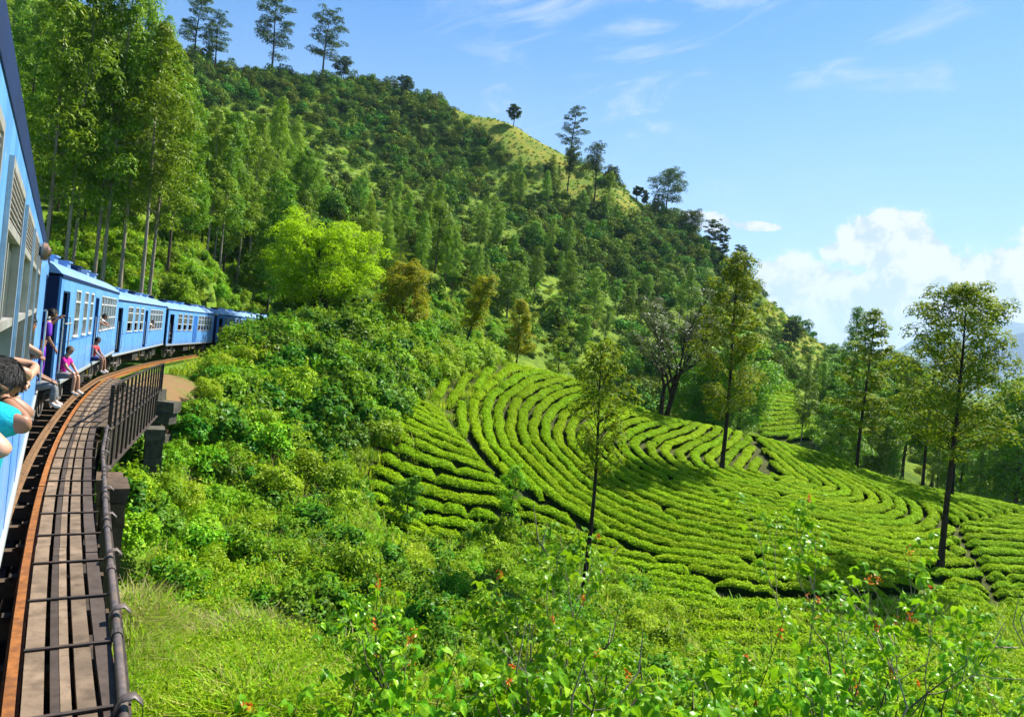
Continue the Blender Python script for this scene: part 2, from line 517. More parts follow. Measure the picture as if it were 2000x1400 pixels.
for k in TEA_POLYS:
    sel = near if k != 'far' else ((V[:, 1] > 100) & (V[:, 1] < 190))
    tea[inside(TEA_POLYS[k], PX, PY) & sel] = 1
for q in ([(840, 770), (1010, 925), (1150, 990), (1420, 1130), (1400, 1205), (1000, 970), (830, 800)], [(1760, 930), (2060, 985), (2060, 1290), (1990, 1280), (1850, 1050)]): tea[inside(q, PX, PY) & near] = 1
dry = np.zeros(GX.size)
DRY = [[(840, 165), (940, 185), (1030, 235), (1100, 310), (1160, 360), (1290, 390), (1255, 425), (1150, 402), (1085, 375), (1020, 318), (960, 275), (885, 225)],
       [(1500, 570), (1560, 640), (1640, 700), (1600, 715), (1540, 690), (1490, 600)], [(690, 135), (880, 175), (870, 200), (700, 160)]]
for p in DRY: dry[inside(p, PX, PY) & (V[:, 1] > 180)] = 1
path = ((np.abs(V[:, 0] - (rail_x(V[:, 1]) + 1.2)) < 2.6) & (V[:, 1] > 32.5) & (V[:, 1] < 45) & (V[:, 0] > rail_x(V[:, 1]))).astype(float)

m, t, b, out = new_mat('ground_cover')
pos = t.node('ShaderNodeNewGeometry').outputs['Position']
def attr(nm):
    a = t.node('ShaderNodeAttribute'); a.attribute_name = nm; return a.outputs['Fac']
nA = t.noise(pos, .35, 6, .65); nB = t.noise(pos, 2.2, 6, .7); nC = t.noise(pos, .06, 4)
g = t.mix(t.ramp(nA, .35, .65), (.055, .115, .010), (.130, .215, .016))
g = t.mix(t.m('MULTIPLY', attr('slope'), .75), g, t.mix(t.ramp(t.noise(pos, .28, 7, .75), .38, .62), (.055, .115, .010), (.185, .255, .016)))
g = t.mix(t.m('MULTIPLY', t.ramp(nB, .5, .75), .5), g, (.14, .13, .03))
g = t.mix(t.m('MULTIPLY', t.ramp(nC, .45, .65), .35), g, (.10, .17, .02))
nD = t.noise(pos, .16, 6, .72)
dr = t.mix(t.ramp(nD, .40, .62), (.115, .190, .012), (.240, .225, .020))
dr = t.mix(t.m('MULTIPLY', t.ramp(t.noise(pos, .7, 4, .7), .5, .7), .7), dr, (.12, .085, .03))
g = t.mix(t.m('MULTIPLY', attr('dry'), t.ramp(nA, .25, .45)), g, dr)
soil = t.mix(t.ramp(nB, .35, .7), (.026, .024, .009), (.060, .050, .018))
g = t.mix(t.m('MULTIPLY', attr('tea'), .8), g, soil)
g = t.mix(t.m('MULTIPLY', attr('path'), t.ramp(nB, .3, .5)), g, (.19, .115, .055))
t.L.new(g, b.inputs['Base Color']); b.inputs['Roughness'].default_value = .95; b.inputs['Specular IOR Level'].default_value = .1
bp = t.node('ShaderNodeBump'); bp.inputs['Strength'].default_value = .6; bp.inputs['Distance'].default_value = .25
t.L.new(nB, bp.inputs['Height']); t.L.new(bp.outputs[0], b.inputs['Normal'])
M_GROUND = m
me = raw_mesh('terrain', V, Q, M_GROUND, True)
for nm, arr in (('slope', ((V[:, 1] > 100) & (V[:, 1] < 420)).astype(float)), ('tea', tea), ('dry', dry), ('path', path)):
    a = me.attributes.new(nm, 'FLOAT', 'POINT'); a.data.foreach_set('value', arr.astype(np.float32))
tag(link('terrain', me), kind='structure')

# far blue hills across the valley
def far_hills():
    K = 4.6
    xs = np.arange(200, 5200, 25.0)
    prof = 96 + 80 * np.exp(-((xs - 1290) / 160.) ** 2) + 60 * np.exp(-((xs - 1650) / 320.) ** 2) + 90 * np.exp(-((xs - 2700) / 600.) ** 2) + 9 * np.sin(xs / 57.) + 6 * np.sin(xs / 23.) + 3 * np.sin(xs / 9.)
    prof *= sstep(xs, 700, 1150)
    V = []; rows = 15
    for i in range(rows):
        f = i / (rows - 1)
        hgt = np.sin(f * math.pi) ** .8 * prof * (1 + .16 * np.sin(xs / 70. + i) + .05 * np.sin(xs / 21. + 2.3 * i))
        V.append(np.stack([xs * K, (1500 + 900 * f + 60 * np.sin(xs / 200. + i)) * K, -30 + hgt * K], 1))
    n = len(xs); ii = (np.arange(rows - 1)[:, None] * n + np.arange(n - 1)[None]); Q = np.stack([ii, ii + 1, ii + n + 1, ii + n], -1).reshape(-1, 4)
    m, t, b, out = new_mat('far_hill_cover')
    pos = t.node('ShaderNodeNewGeometry').outputs['Position']
    t.L.new(t.mix(t.ramp(t.noise(pos, .02, 6, .6), .4, .6), (.02, .05, .03), (.05, .10, .04)), b.inputs['Base Color']); b.inputs['Roughness'].default_value = 1
    tag(link('hills', raw_mesh('hills', np.concatenate(V), Q, m, True)), kind='structure')
far_hills()
# ------------------------------------------------------------------ tea hedges, one object per row
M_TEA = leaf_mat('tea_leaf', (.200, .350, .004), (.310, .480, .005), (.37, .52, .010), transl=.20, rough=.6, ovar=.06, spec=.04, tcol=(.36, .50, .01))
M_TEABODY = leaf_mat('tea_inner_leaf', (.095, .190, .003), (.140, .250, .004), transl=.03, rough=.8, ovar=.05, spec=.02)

M_TEASTEM_SHADE = leaf_mat('tea_stem_and_painted_shade', (.008, .022, .004), (.022, .045, .006), transl=.0, rough=.9, ovar=.05, spec=.02)  # old leaves and stems, with the shade of the row sides put into the colour

def tea_row(pts, seed, wd=.365, ht=.60, dens=180, lsz=.12):
    """pts (n,2) along the row, ~0.3 m apart"""
    r = np.random.default_rng(seed)
    n = len(pts)
    z = H(pts[:, 0], pts[:, 1])
    T = unit(np.gradient(pts, axis=0)); S = np.stack([T[:, 1], -T[:, 0]], 1)
    s = np.concatenate([[0], np.cumsum(np.linalg.norm(np.diff(pts, axis=0), axis=1))])
    bump = np.zeros(n)
    for f in (2.4, 4.1, 6.3): bump += np.sin(s * f + r.uniform(0, 6.3)) * .018
    # bushes along the row: a notch every metre or two
    hsc = np.ones(n); wsc = np.ones(n)
    p = r.uniform(.5, 2)
    while p < s[-1]:
        dpt = r.choice([.12, .3, .75], p=[.62, .28, .10])
        g = np.exp(-((s - p) / (.16 + .1 * r.random())) ** 2)
        hsc *= 1 - dpt * g; wsc *= 1 - dpt * .55 * g
        p += r.uniform(1.4, 4.0)
    endt = np.minimum(s, s[-1] - s); cap = .35 + .65 * sstep(endt, 0, .6)
    hsc *= cap; wsc *= cap
    lat = .07 * np.sin(s * .55 + r.uniform(0, 6)) + .05 * np.sin(s * 1.7 + r.uniform(0, 6))
    off = np.array([-.60, -.74, -1.0, -.72, 0, .72, 1.0, .74, .60]) * wd
    hh = np.array([-.15, .40, .74, .96, 1.03, .96, .74, .40, -.15]) * ht
    k = len(off)
    O = off[None, :] * wsc[:, None] + lat[:, None] + r.normal(0, .03, (n, k))
    Z = hh[None, :] * (hsc + bump)[:, None] + r.normal(0, .025, (n, k))
    XY = pts[:, None, :] + S[:, None, :] * O[..., None]
    # follow the slope across the row
    gz = (H(pts[:, 0] + S[:, 0], pts[:, 1] + S[:, 1]) - H(pts[:, 0] - S[:, 0], pts[:, 1] - S[:, 1])) / 2
    V = np.concatenate([XY, (z[:, None] + gz[:, None] * O + Z)[..., None]], -1)
    i = np.arange(n - 1)[:, None] * k + np.arange(k - 1)[None]
    Q = np.stack([i, i + 1, i + k + 1, i + k], -1).reshape(-1, 4)
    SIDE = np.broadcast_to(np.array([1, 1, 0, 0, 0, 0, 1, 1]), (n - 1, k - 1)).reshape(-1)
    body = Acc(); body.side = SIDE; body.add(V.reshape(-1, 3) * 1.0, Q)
    m = int(s[-1] * dens)
    fi = r.uniform(0, n - 1.001, m); fj = np.clip(r.normal(4, 1.15, m), 1.95, 6.05)
    i0 = fi.astype(int); j0 = np.minimum(fj.astype(int), k - 2); a = (fi - i0)[:, None]; b = (fj - j0)[:, None]
    P = (V[i0, j0] * (1 - a) + V[i0 + 1, j0] * a) * (1 - b) + (V[i0, j0 + 1] * (1 - a) + V[i0 + 1, j0 + 1] * a) * b
    side = (fj - 4) / 4
    N = np.concatenate([S[i0] * side[:, None] * 1.1, np.ones((m, 1)) * .55], 1) + r.normal(0, .32, (m, 3))
    P = P + unit(N) * r.uniform(-.005, .075, m)[:, None]
    la = Acc(); leaves(la, P, N, r.uniform(.7, 1.25, m) * lsz, r.uniform(.7, 1.2, m) * lsz * .58, r)
    return body, la

TEA_ZONES = {}
ROWS = {}
kw_ring = 0
def add_row(pts, zone, seed, **kw):
    if len(pts) < 6: return
    body, la = tea_row(pts, seed, **kw)
    nb = len(np.concatenate(body.Q))
    Vb = np.concatenate(body.V); Qb = np.concatenate(body.Q); Vl = np.concatenate(la.V); Ql = np.concatenate(la.Q)
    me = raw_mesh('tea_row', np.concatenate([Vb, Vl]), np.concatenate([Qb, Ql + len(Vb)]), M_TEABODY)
    me.materials.append(M_TEA); me.materials.append(M_TEASTEM_SHADE)
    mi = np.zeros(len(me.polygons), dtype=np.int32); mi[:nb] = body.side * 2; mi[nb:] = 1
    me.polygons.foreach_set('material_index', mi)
    o = link('tea_row', me)
    lab, grp = TEA_ZONES[zone]
    tag(o, lab, 'tea hedge', grp)
    ROWS.setdefault(zone, []).append((kw_ring if zone == 'main' else -float(np.mean(pts[:, 1])) if zone not in ('top', 'flank') else float(np.mean(pts[:, 0])), o))

def runs(pts, mask, minlen=8, bridge=5):
    """contiguous stretches of a curve"""
    idx = np.where(mask)[0]
    if len(idx) == 0: return []
    out = []; st = idx[0]; pv = idx[0]
    for q in idx[1:]:
        if q - pv > bridge:
            out.append((st, pv)); st = q
        pv = q
    out.append((st, pv))
    return [pts[a:b + 1] for a, b in out if b - a >= minlen]

def in_zone(pts, zone, ymax=92):
    z = H(pts[:, 0], pts[:, 1])
    P = np.concatenate([pts, (z + .5)[:, None]], 1)
    ok = pts[:, 1] > 14
    px, py = np.full(len(pts), -9e3), np.full(len(pts), -9e3)
    px[ok], py[ok] = proj(P[ok])
    return inside(TEA_POLYS[zone], px, py) & (pts[:, 1] < ymax)

TEA_ZONES = {
    'main': ('clipped tea hedge row curving round the open middle of the mound below the tall lone trees', 'curved tea rows on the mound'),
    'left': ('short level tea hedge row between the scrub bank and the dark diagonal path', 'level tea rows left of the path'),
    'top': ('clipped tea hedge row at the upper left tip of the mound beside the scrub', 'tea rows at the mound tip'),
    'strip': ('clipped tea hedge row on the narrow strip below the dark diagonal path', 'tea rows below the path'),
    'low': ('broad tea hedge row low on the slope behind the flowering shrubs', 'tea rows behind the flowering shrubs'),
    'corner': ('level tea hedge row in the plot beyond the earth path at the right edge', 'tea rows in the right hand plot'),
    'flank': ('clipped tea hedge row running along the far right shoulder of the mound', 'tea rows on the right shoulder'),
    'far': ('distant tea hedge row on the hillside beyond the mound, between the trees', 'tea rows on the far hillside'),
}
sd = 100
# main mound: rows run down both flanks of the spur and bend round its nose
C0 = hit(1500, 938)[:2]
DL = np.array([.42, .91]); DL /= np.linalg.norm(DL); DR = np.array([.02, 1.0]); DR /= np.linalg.norm(DR)
NL = np.array([-DL[1], DL[0]]); NR = np.array([DR[1], -DR[0]])
BI = DL + DR; BI /= np.linalg.norm(BI)
aL = math.atan2(NL[1], NL[0]); aR = math.atan2(NR[1], NR[0]) + 2 * math.pi
for k in range(0, 62):
    R = .5 + 1.06 * k; kw_ring = k
    arm = np.arange(75, 0, -.3)
    ang = np.linspace(aL, aR, max(6, int(R * (aR - aL) / .3)))
    L = C0 + DL * arm[:, None] + NL * R; A = C0 + R * np.stack([np.cos(ang), np.sin(ang) * .95], 1); Rt = C0 + DR * arm[::-1][:, None] + NR * R
    sdL = (L - C0) @ np.array([-BI[1], BI[0]]); sdR = (Rt - C0) @ np.array([BI[1], -BI[0]])
    L = L[sdL > .45]; Rt = Rt[sdR > .45]
    pts = np.concatenate([L, A, Rt])
    pts = pts + np.stack([wob(pts[:, 0], pts[:, 1], 11), wob(pts[:, 1] + 40, pts[:, 0], 11)], 1) * .9
    for rn in runs(pts, in_zone(pts, 'main'), 5):
        add_row(rn, 'main', sd); sd += 1
def line_rows(zone, org, d, spacing, k0, k1, length=60, ymax=92, step=.3, **kw):
    global sd
    d = np.array(d, float); d /= np.linalg.norm(d); nrm = np.array([-d[1], d[0]])
    tt = np.arange(-length, length, step)
    for k in range(k0, k1):
        pts = org + d * tt[:, None] + nrm * (k * spacing)
        pts = pts + nrm * (.8 * np.sin(tt * .13 + .6 * k * .3) + .35 * wob(pts[:, 0], pts[:, 1], 9))[:, None]
        for rn in runs(pts, in_zone(pts, zone, ymax)):
            add_row(rn, zone, sd, **kw); sd += 1
line_rows('left', hit(850, 950)[:2], (1, .06), 1.10, -18, 28)
line_rows('top', hit(900, 765)[:2], (.25, 1), 1.10, -19, 19)
line_rows('strip', hit(1200, 1095)[:2], (1, -.42), 1.05, -11, 12)
line_rows('low', hit(1600, 1250)[:2], (1, .05), 1.15, -16, 22)
line_rows('corner', hit(1960, 1080)[:2], (1, .10), 1.12, -19, 23)
line_rows('flank', hit(1850, 985)[:2], (.15, 1), 1.12, -23, 26, ymax=88)
line_rows('far', hit(1540, 800)[:2], (1, .25), 2.0, -20, 22, ymax=190, step=.7, wd=.8, ht=.8, dens=40, lsz=.36)

ORD = 'first second third fourth fifth sixth seventh eighth ninth tenth eleventh twelfth thirteenth fourteenth fifteenth sixteenth seventeenth eighteenth nineteenth twentieth'.split()
def ordw(i):
    return ORD[i] if i < 20 else 'twenty ' + ORD[i - 20] if i < 29 else 'thirtieth' if i == 29 else 'thirty ' + ORD[i - 30] if i < 39 else 'fortieth' if i == 39 else 'forty ' + ORD[i - 40] if i < 49 else 'fiftieth' if i == 49 else 'fifty ' + ORD[i - 50]
SAY = {'main': '%s curved tea row out from the middle of the tea mound', 'left': '%s level tea row left of the dark path, counted from the top', 'top': '%s tea row from the left at the mound tip beside the scrub',
       'strip': '%s tea row on the strip below the dark path, counted from the top', 'low': '%s broad tea row behind the flowering trees, counted from the top', 'corner': '%s level tea row right of the earth path, counted from the top',
       'flank': '%s tea row from the left on the right shoulder of the mound', 'far': '%s distant tea row on the hillside beyond the mound, counted from the top'}
for zone, L in ROWS.items():
    L.sort(key=lambda q: q[0])
    last = None; i = -1
    for key, o in L:
        if zone != 'main' or key != last: i += 1
        last = key; o['label'] = SAY[zone] % ordw(i)

print('TEA ROWS', {k: len(v) for k, v in ROWS.items()}, sum(len(v) for v in ROWS.values()))
# ------------------------------------------------------------------ plants
M_BARK = solid_mat('bark', (.075, .055, .040), .9, .35, 9, dirt=(.16, .15, .13), dirt_amt=.5, dscale=4, stretch=(1, 1, .25), spec=.06)
M_BARKDARK = solid_mat('dark_bark', (.030, .022, .017), .9, .35, 9, dirt=(.075, .065, .05), dirt_amt=.4, dscale=4, stretch=(1, 1, .25), spec=.06)
M_BARKPALE = solid_mat('pale_bark', (.24, .20, .15), .8, .3, 12, dirt=(.09, .07, .05), dirt_amt=.6, dscale=6, stretch=(1, 1, .3), spec=.3)
M_TALL = leaf_mat('plantation_leaf', (.075, .185, .009), (.170, .325, .012), (.27, .40, .03), transl=.30, rough=.5, ovar=.16, spec=.12, tcol=(.30, .46, .02))
M_BROAD = leaf_mat('broad_leaf', (.060, .180, .008), (.135, .320, .010), (.24, .40, .03), transl=.30, rough=.5, ovar=.14, spec=.12, tcol=(.28, .46, .02))
M_OAK = leaf_mat('silver_oak_leaf', (.045, .110, .006), (.120, .220, .008), (.27, .28, .010), transl=.38, rough=.55, ovar=.08, spec=.08, tcol=(.40, .46, .01))
M_OAKGREEN = leaf_mat('green_oak_leaf', (.045, .110, .006), (.140, .245, .010), (.28, .27, .016), transl=.34, rough=.55, ovar=.10, spec=.06, tcol=(.38, .46, .01))
M_LIME = leaf_mat('lime_leaf', (.250, .430, .005), (.360, .560, .007), transl=.42, rough=.55, spec=.05, ovar=.0, tcol=(.42, .60, .01))
M_AMBER = leaf_mat('amber_leaf', (.150, .230, .008), (.260, .290, .010), (.34, .24, .012), transl=.36, rough=.55, ovar=.0, spec=.08, tcol=(.46, .40, .01))
M_RIDGE = leaf_mat('ridge_tree_leaf', (.022, .062, .016), (.050, .105, .018), transl=.15, rough=.7, ovar=.1, spec=.04)
M_FOREST = leaf_mat('hill_forest_leaf', (.030, .088, .013), (.090, .195, .014), (.18, .27, .02), transl=.12, rough=.7, ovar=.30, spec=.04)
M_HSHRUB = leaf_mat('hill_shrub_leaf', (.125, .235, .012), (.240, .370, .014), transl=.2, rough=.7, ovar=.26, spec=.04)
M_BUSH = leaf_mat('scrub_leaf', (.080, .220, .006), (.190, .380, .008), (.30, .46, .03), transl=.32, rough=.5, ovar=.16, spec=.10, tcol=(.36, .55, .01))
M_BUSHY = leaf_mat('yellow_scrub_leaf', (.140, .270, .006), (.270, .420, .008), (.36, .44, .06), transl=.34, rough=.5, ovar=.12, spec=.10, tcol=(.42, .56, .01))
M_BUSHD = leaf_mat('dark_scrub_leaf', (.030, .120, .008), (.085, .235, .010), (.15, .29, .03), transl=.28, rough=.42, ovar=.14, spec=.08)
M_GRASS = leaf_mat('grass_blade', (.170, .350, .006), (.290, .480, .010), (.48, .46, .12), transl=.42, rough=.5, ovar=.12, spec=.10, tcol=(.46, .58, .02))
M_DRYGRASS = leaf_mat('straw_blade', (.30, .30, .09), (.46, .40, .17), transl=.35, rough=.6, ovar=.1, tcol=(.5, .45, .1))
M_CORAL = leaf_mat('coral_tree_leaf', (.055, .190, .005), (.150, .350, .008), (.27, .47, .02), transl=.36, rough=.32, ovar=.08, spec=.12, tcol=(.36, .58, .01))
M_FLOWER = leaf_mat('coral_flower', (.62, .13, .012), (.78, .26, .02), transl=.3, rough=.5, ovar=.05, tcol=(.7, .12, .02))
M_GREYLEAF = leaf_mat('grey_leaf', (.055, .075, .035), (.10, .125, .055), transl=.2, rough=.6, ovar=.08)

def clump(acc, c, rad, n, lsz, r, flat=1.0, upb=.7, droop=0.0, asp=.5, shell=(.55, 1.0), fold=.22, nz=.27):
    d = sph(n, r); d[:, 2] = np.where(d[:, 2] < -.55, -d[:, 2], d[:, 2])
    rr = r.uniform(shell[0], shell[1], n)[:, None]
    sc = np.array([rad, rad, rad * flat])
    P = np.asarray(c) + d * rr * sc
    N = d * .75 + np.array([0, 0, upb * .8]) + r.normal(0, nz, (n, 3))
    D = None
    if droop: D = r.normal(0, .5, (n, 3)) + d * .6 + np.array([0, 0, -droop])
    leaves(acc, P, N, r.uniform(.7, 1.3, n) * lsz, r.uniform(.75, 1.2, n) * lsz * asp, r, fold, D)

def make_tree(seed, Ht, R, base=.4, n_br=38, prof='cone', tr=.16, elev=.35, rc=.95, per=95, lsz=.26, flat=.75, droop=.0, lean=0.0, tip=True, asp=.5, inner=.45, wob_a=.25, upb=.7, tb=5):
    """trunk (with limbs) and crown, both as arrays"""
    r = np.random.default_rng(seed); tk = Acc(); cr = Acc()
    zz = np.linspace(0, Ht * .97, 12); t = zz / Ht
    ax = np.stack([lean * t * Ht + wob_a * np.sin(t * 4 + r.uniform(0, 6)) * t, wob_a * np.sin(t * 3.1 + r.uniform(0, 6)) * t, zz], 1)
    rad = tr * (1 - .85 * t) + tr * .35 * np.exp(-zz / .35)
    ax[0, 2] = -.4
    tube(tk, ax, rad, 8)
    az = r.uniform(0, 6.28)
    for i in range(n_br):
        f = (i + r.uniform(.1, .9)) / n_br
        hz = Ht * (base + (1 - base) * f * .97)
        if prof == 'cone': rr = R * (.35 + .65 * min(1, f * 5)) * (1 - f) ** .62 + .25
        elif prof == 'oval': rr = R * math.sin(math.pi * min(1, .12 + f * .88)) ** .7 + .2
        elif prof == 'col': rr = R * (.6 + .4 * math.sin(f * 9 + seed)) * (1 - f ** 4) + .2
        elif prof == 'flat': rr = R * (.62 + .38 * math.sin(f * 8.5 + seed) ** 2) * (1.05 - .42 * f ** 4)
        elif prof == 'top': rr = R * (.25 + .75 * f) * (1 - f ** 6 * .7)
        rr *= r.uniform(.62, 1.12)
        az += 2.4 + r.normal(0, .35)
        p0 = np.array([np.interp(hz, zz, ax[:, 0]), np.interp(hz, zz, ax[:, 1]), hz])
        el = elev + r.normal(0, .15) + .35 * f
        dv = np.array([math.cos(az) * math.cos(el), math.sin(az) * math.cos(el), math.sin(el)])
        p1 = p0 + dv * rr * .55; p2 = p0 + dv * rr + np.array([0, 0, -droop * rr * .3])
        br = max(.014, tr * .19 * (1 - f * .7))
        tube(tk, [p0, p1, p2], [br, br * .65, br * .2], tb)
        cs = rc * r.uniform(.7, 1.25) * (.65 + .35 * (1 - f))
        clump(cr, p2, cs, int(per * (cs / rc) ** 2) + 5, lsz, r, flat, upb, droop, asp)
        if rr > rc * 1.1:
            clump(cr, p1 + r.normal(0, .15, 3), cs * .8, int(per * inner), lsz, r, flat, upb, droop, asp)
        if rr > rc * 2.2:
            q = p0 + dv * rr * .8 + np.array([-dv[1], dv[0], .1]) * r.choice([-1, 1]) * cs * .9
            tube(tk, [p1, q], [br * .5, br * .2], 4)
            clump(cr, q, cs * .8, int(per * .6), lsz, r, flat, upb, droop, asp)
    if tip: clump(cr, ax[-1] + np.array([0, 0, rc * .1]), rc * .7, int(per * .6), lsz, r, 1.1, upb, droop, asp)
    return tk, cr

def place_tree(name, tkm, crm, loc, s=1.0, rz=0.0, sz=None):
    e = empty(name, loc, rz); e.scale = (s, s, sz or s)
    link('trunk', tkm, e); link('crown', crm, e)
    return e

def grow(acc, tips, p, d, L, rad, depth, r, spread=.55, upw=.12, kids=(2, 3), taper=.7, sides=6):
    n = 4; pts = [p]; dd = d.copy()
    for i in range(n):
        dd = unit(dd + r.normal(0, .10, 3) + np.array([0, 0, upw * .4])); pts.append(pts[-1] + dd * L / n)
    rads = np.linspace(rad, rad * taper, n + 1)
    tube(acc, pts, rads, sides if rad > .02 else 4)
    if depth == 0:
        tips.append((pts[-1], dd)); return
    if depth <= 2: tips.append((pts[-2], dd))
    for i in range(r.integers(kids[0], kids[1] + 1)):
        nd = unit(dd + r.normal(0, spread, 3) + np.array([0, 0, upw]))
        grow(acc, tips, pts[-1] if i < 2 else pts[-2], nd, L * r.uniform(.62, .9), rad * taper * .8, depth - 1, r, spread, upw, kids, taper, sides)

# ---- shrub shapes (shared by the many scrub bushes)
def make_bush(seed, R, Hh, ncl, per, lsz, mat, asp=.5, upb=.6):
    r = np.random.default_rng(seed); a = Acc()
    for i in range(ncl):
        d = sph(1, r)[0]; d[2] = abs(d[2]) * .9 + .05
        c = d * np.array([R * .72, R * .72, Hh * .72]) * r.uniform(.65, 1.05)
        clump(a, c, R * r.uniform(.24, .40), per, lsz, r, r.uniform(.8, 1.1), upb * .6, 0.0, asp, (.7, 1.0), nz=.24)
    # stray shoots
    for i in range(10):
        d = sph(1, r)[0]; d[2] = abs(d[2]) + .4; d = unit(d)
        p0 = d * np.array([R * .7, R * .7, Hh * .8]); ln = r.uniform(.2, .5) * R
        m = 14; f = np.linspace(.1, 1, m)[:, None]
        P = p0 + d * ln * f
        leaves(a, P + r.normal(0, .03, (m, 3)), r.normal(0, 1, (m, 3)) + [0, 0, .6], lsz * 1.0, lsz * asp, r)
    return a.mesh('shrub', mat)

BUSH = {}
for k, (mat, lsz, asp) in {'green': (M_BUSH, .125, .52), 'yellow': (M_BUSHY, .10, .45), 'dark': (M_BUSHD, .15, .58)}.items():
    BUSH[k] = [make_bush(900 + i + len(k) * 31, 1.0, rh, 30, 120, lsz, mat, asp) for i, rh in enumerate((.85, 1.1, 1.35))]

# ---- grass and weed tufts (stuff)
def make_tuft(seed, n, hgt, wd, mat, spread=.28, bend=.5):
    r = np.random.default_rng(seed); a = Acc()
    base = np.concatenate([r.normal(0, spread, (n, 2)), np.zeros((n, 1))], 1)
    az = r.uniform(0, 6.28, n); out = np.stack([np.cos(az), np.sin(az), 0 * az], 1)
    hh = hgt * r.uniform(.5, 1.2, n); b = bend * r.uniform(.3, 1.4, n)
    sd = np.stack([-out[:, 1], out[:, 0], 0 * az], 1) * (wd * r.uniform(.7, 1.3, n))[:, None]
    m1 = base + out * (hh * b * .25)[:, None] + np.array([0, 0, 1]) * (hh * .6)[:, None]
    tp = base + out * (hh * b * .95)[:, None] + np.array([0, 0, 1]) * (hh * (1 - b * .25))[:, None]
    V = np.stack([base - sd * .6, base + sd * .6, m1 + sd, m1 - sd, tp], 1).reshape(-1, 3)
    i = np.arange(n)[:, None] * 5
    Q = np.concatenate([i + np.array([[0, 1, 2, 3]]), i + np.array([[3, 2, 4, 4]])])
    V2 = np.stack([base - sd * .6, base + sd * .6, m1 + sd, m1 - sd, tp + sd * .1, tp - sd * .1], 1).reshape(-1, 3)
    i = np.arange(n)[:, None] * 6
    Q = np.concatenate([i + np.array([[0, 1, 2, 3]]), i + np.array([[3, 2, 4, 5]])])
    a.add(V2, Q)
    return a.mesh('tuft', mat)

def make_weed(seed, n, hgt, lsz, mat):
    r = np.random.default_rng(seed); a = Acc()
    for s in range(9):
        p0 = np.append(r.normal(0, .3, 2), 0); d = unit(np.append(r.normal(0, .35, 2), 1.0)); hh = hgt * r.uniform(.5, 1.2)
        m = n // 9; f = r.uniform(.15, 1, m)[:, None]
        P = p0 + d * hh * f + r.normal(0, .07 + .05 * hgt, (m, 3))
        leaves(a, P, r.normal(0, .6, (m, 3)) + [0, 0, .8], r.uniform(.7, 1.3, m) * lsz, r.uniform(.7, 1.2, m) * lsz * .5, r)
    return a.mesh('weed', mat)

def scatter(name, meshes, P, rz, scl, vi, tilt=None):
    """one object of ground cover: a copy of one of the meshes on every point"""
    col = bpy.data.collections.new(name + '_kinds')
    for i, me in enumerate(meshes):
        o = bpy.data.objects.new('%s_kind_%02d' % (name, i), me); col.objects.link(o)
    me = bpy.data.meshes.new(name); n = len(P)
    me.vertices.add(n); me.vertices.foreach_set('co', np.asarray(P, np.float32).ravel())
    rot = np.zeros((n, 3), np.float32); rot[:, 2] = rz
    if tilt is not None: rot[:, :2] = tilt
    scl = np.asarray(scl, np.float32)
    if scl.ndim == 1: scl = np.repeat(scl[:, None], 3, 1)
    a = me.attributes.new('vi', 'INT', 'POINT'); a.data.foreach_set('value', np.asarray(vi, np.int32))
    a = me.attributes.new('rot', 'FLOAT_VECTOR', 'POINT'); a.data.foreach_set('vector', rot.ravel())
    a = me.attributes.new('scl', 'FLOAT_VECTOR', 'POINT'); a.data.foreach_set('vector', scl.ravel())
    o = link(name, me)
    ng = bpy.data.node_groups.new(name, 'GeometryNodeTree')
    ng.interface.new_socket('Geometry', in_out='INPUT', socket_type='NodeSocketGeometry')
    ng.interface.new_socket('Geometry', in_out='OUTPUT', socket_type='NodeSocketGeometry')
    N = ng.nodes; L = ng.links
    gi = N.new('NodeGroupInput'); go = N.new('NodeGroupOutput'); ci = N.new('GeometryNodeCollectionInfo')
    ci.inputs['Collection'].default_value = col; ci.inputs['Separate Children'].default_value = True; ci.inputs['Reset Children'].default_value = True
    ip = N.new('GeometryNodeInstanceOnPoints'); ip.inputs['Pick Instance'].default_value = True
    L.new(gi.outputs[0], ip.inputs['Points']); L.new(ci.outputs[0], ip.inputs['Instance'])
    for nm, dt, s in (('vi', 'INT', 'Instance Index'), ('rot', 'FLOAT_VECTOR', 'Rotation'), ('scl', 'FLOAT_VECTOR', 'Scale')):
        na = N.new('GeometryNodeInputNamedAttribute'); na.data_type = dt; na.inputs[0].default_value = nm
        L.new([x for x in na.outputs if x.enabled and x.name == 'Attribute'][0], ip.inputs[s])
    L.new(ip.outputs[0], go.inputs[0])
    md = o.modifiers.new('scatter', 'NODES'); md.node_group = ng
    tag(o, kind='stuff')
    return o

def on_ground(n, poly, y0, y1, seed, power=1.0):
    """random ground points, even over the ground, that fall inside a photograph polygon"""
    r = np.random.default_rng(seed)
    out = []; tot = 0
    xs = [at(px, py, y)[0] for px, py in poly for y in (y0, y1)]
    xa, xb = min(xs), max(xs)
    for _ in range(60):
        X = r.uniform(xa, xb, 4000); Y = r.uniform(y0, y1, 4000); Z = H(X, Y)
        P = np.stack([X, Y, Z], 1); px, py = proj(P)
        P = P[inside(poly, px, py)]
        out.append(P); tot += len(P)
        if tot >= n: break
    return np.concatenate(out)[:n]
# ------------------------------------------------------------------ plants put in their places
def gz(px, py, **k): return hit(px, py, **k)

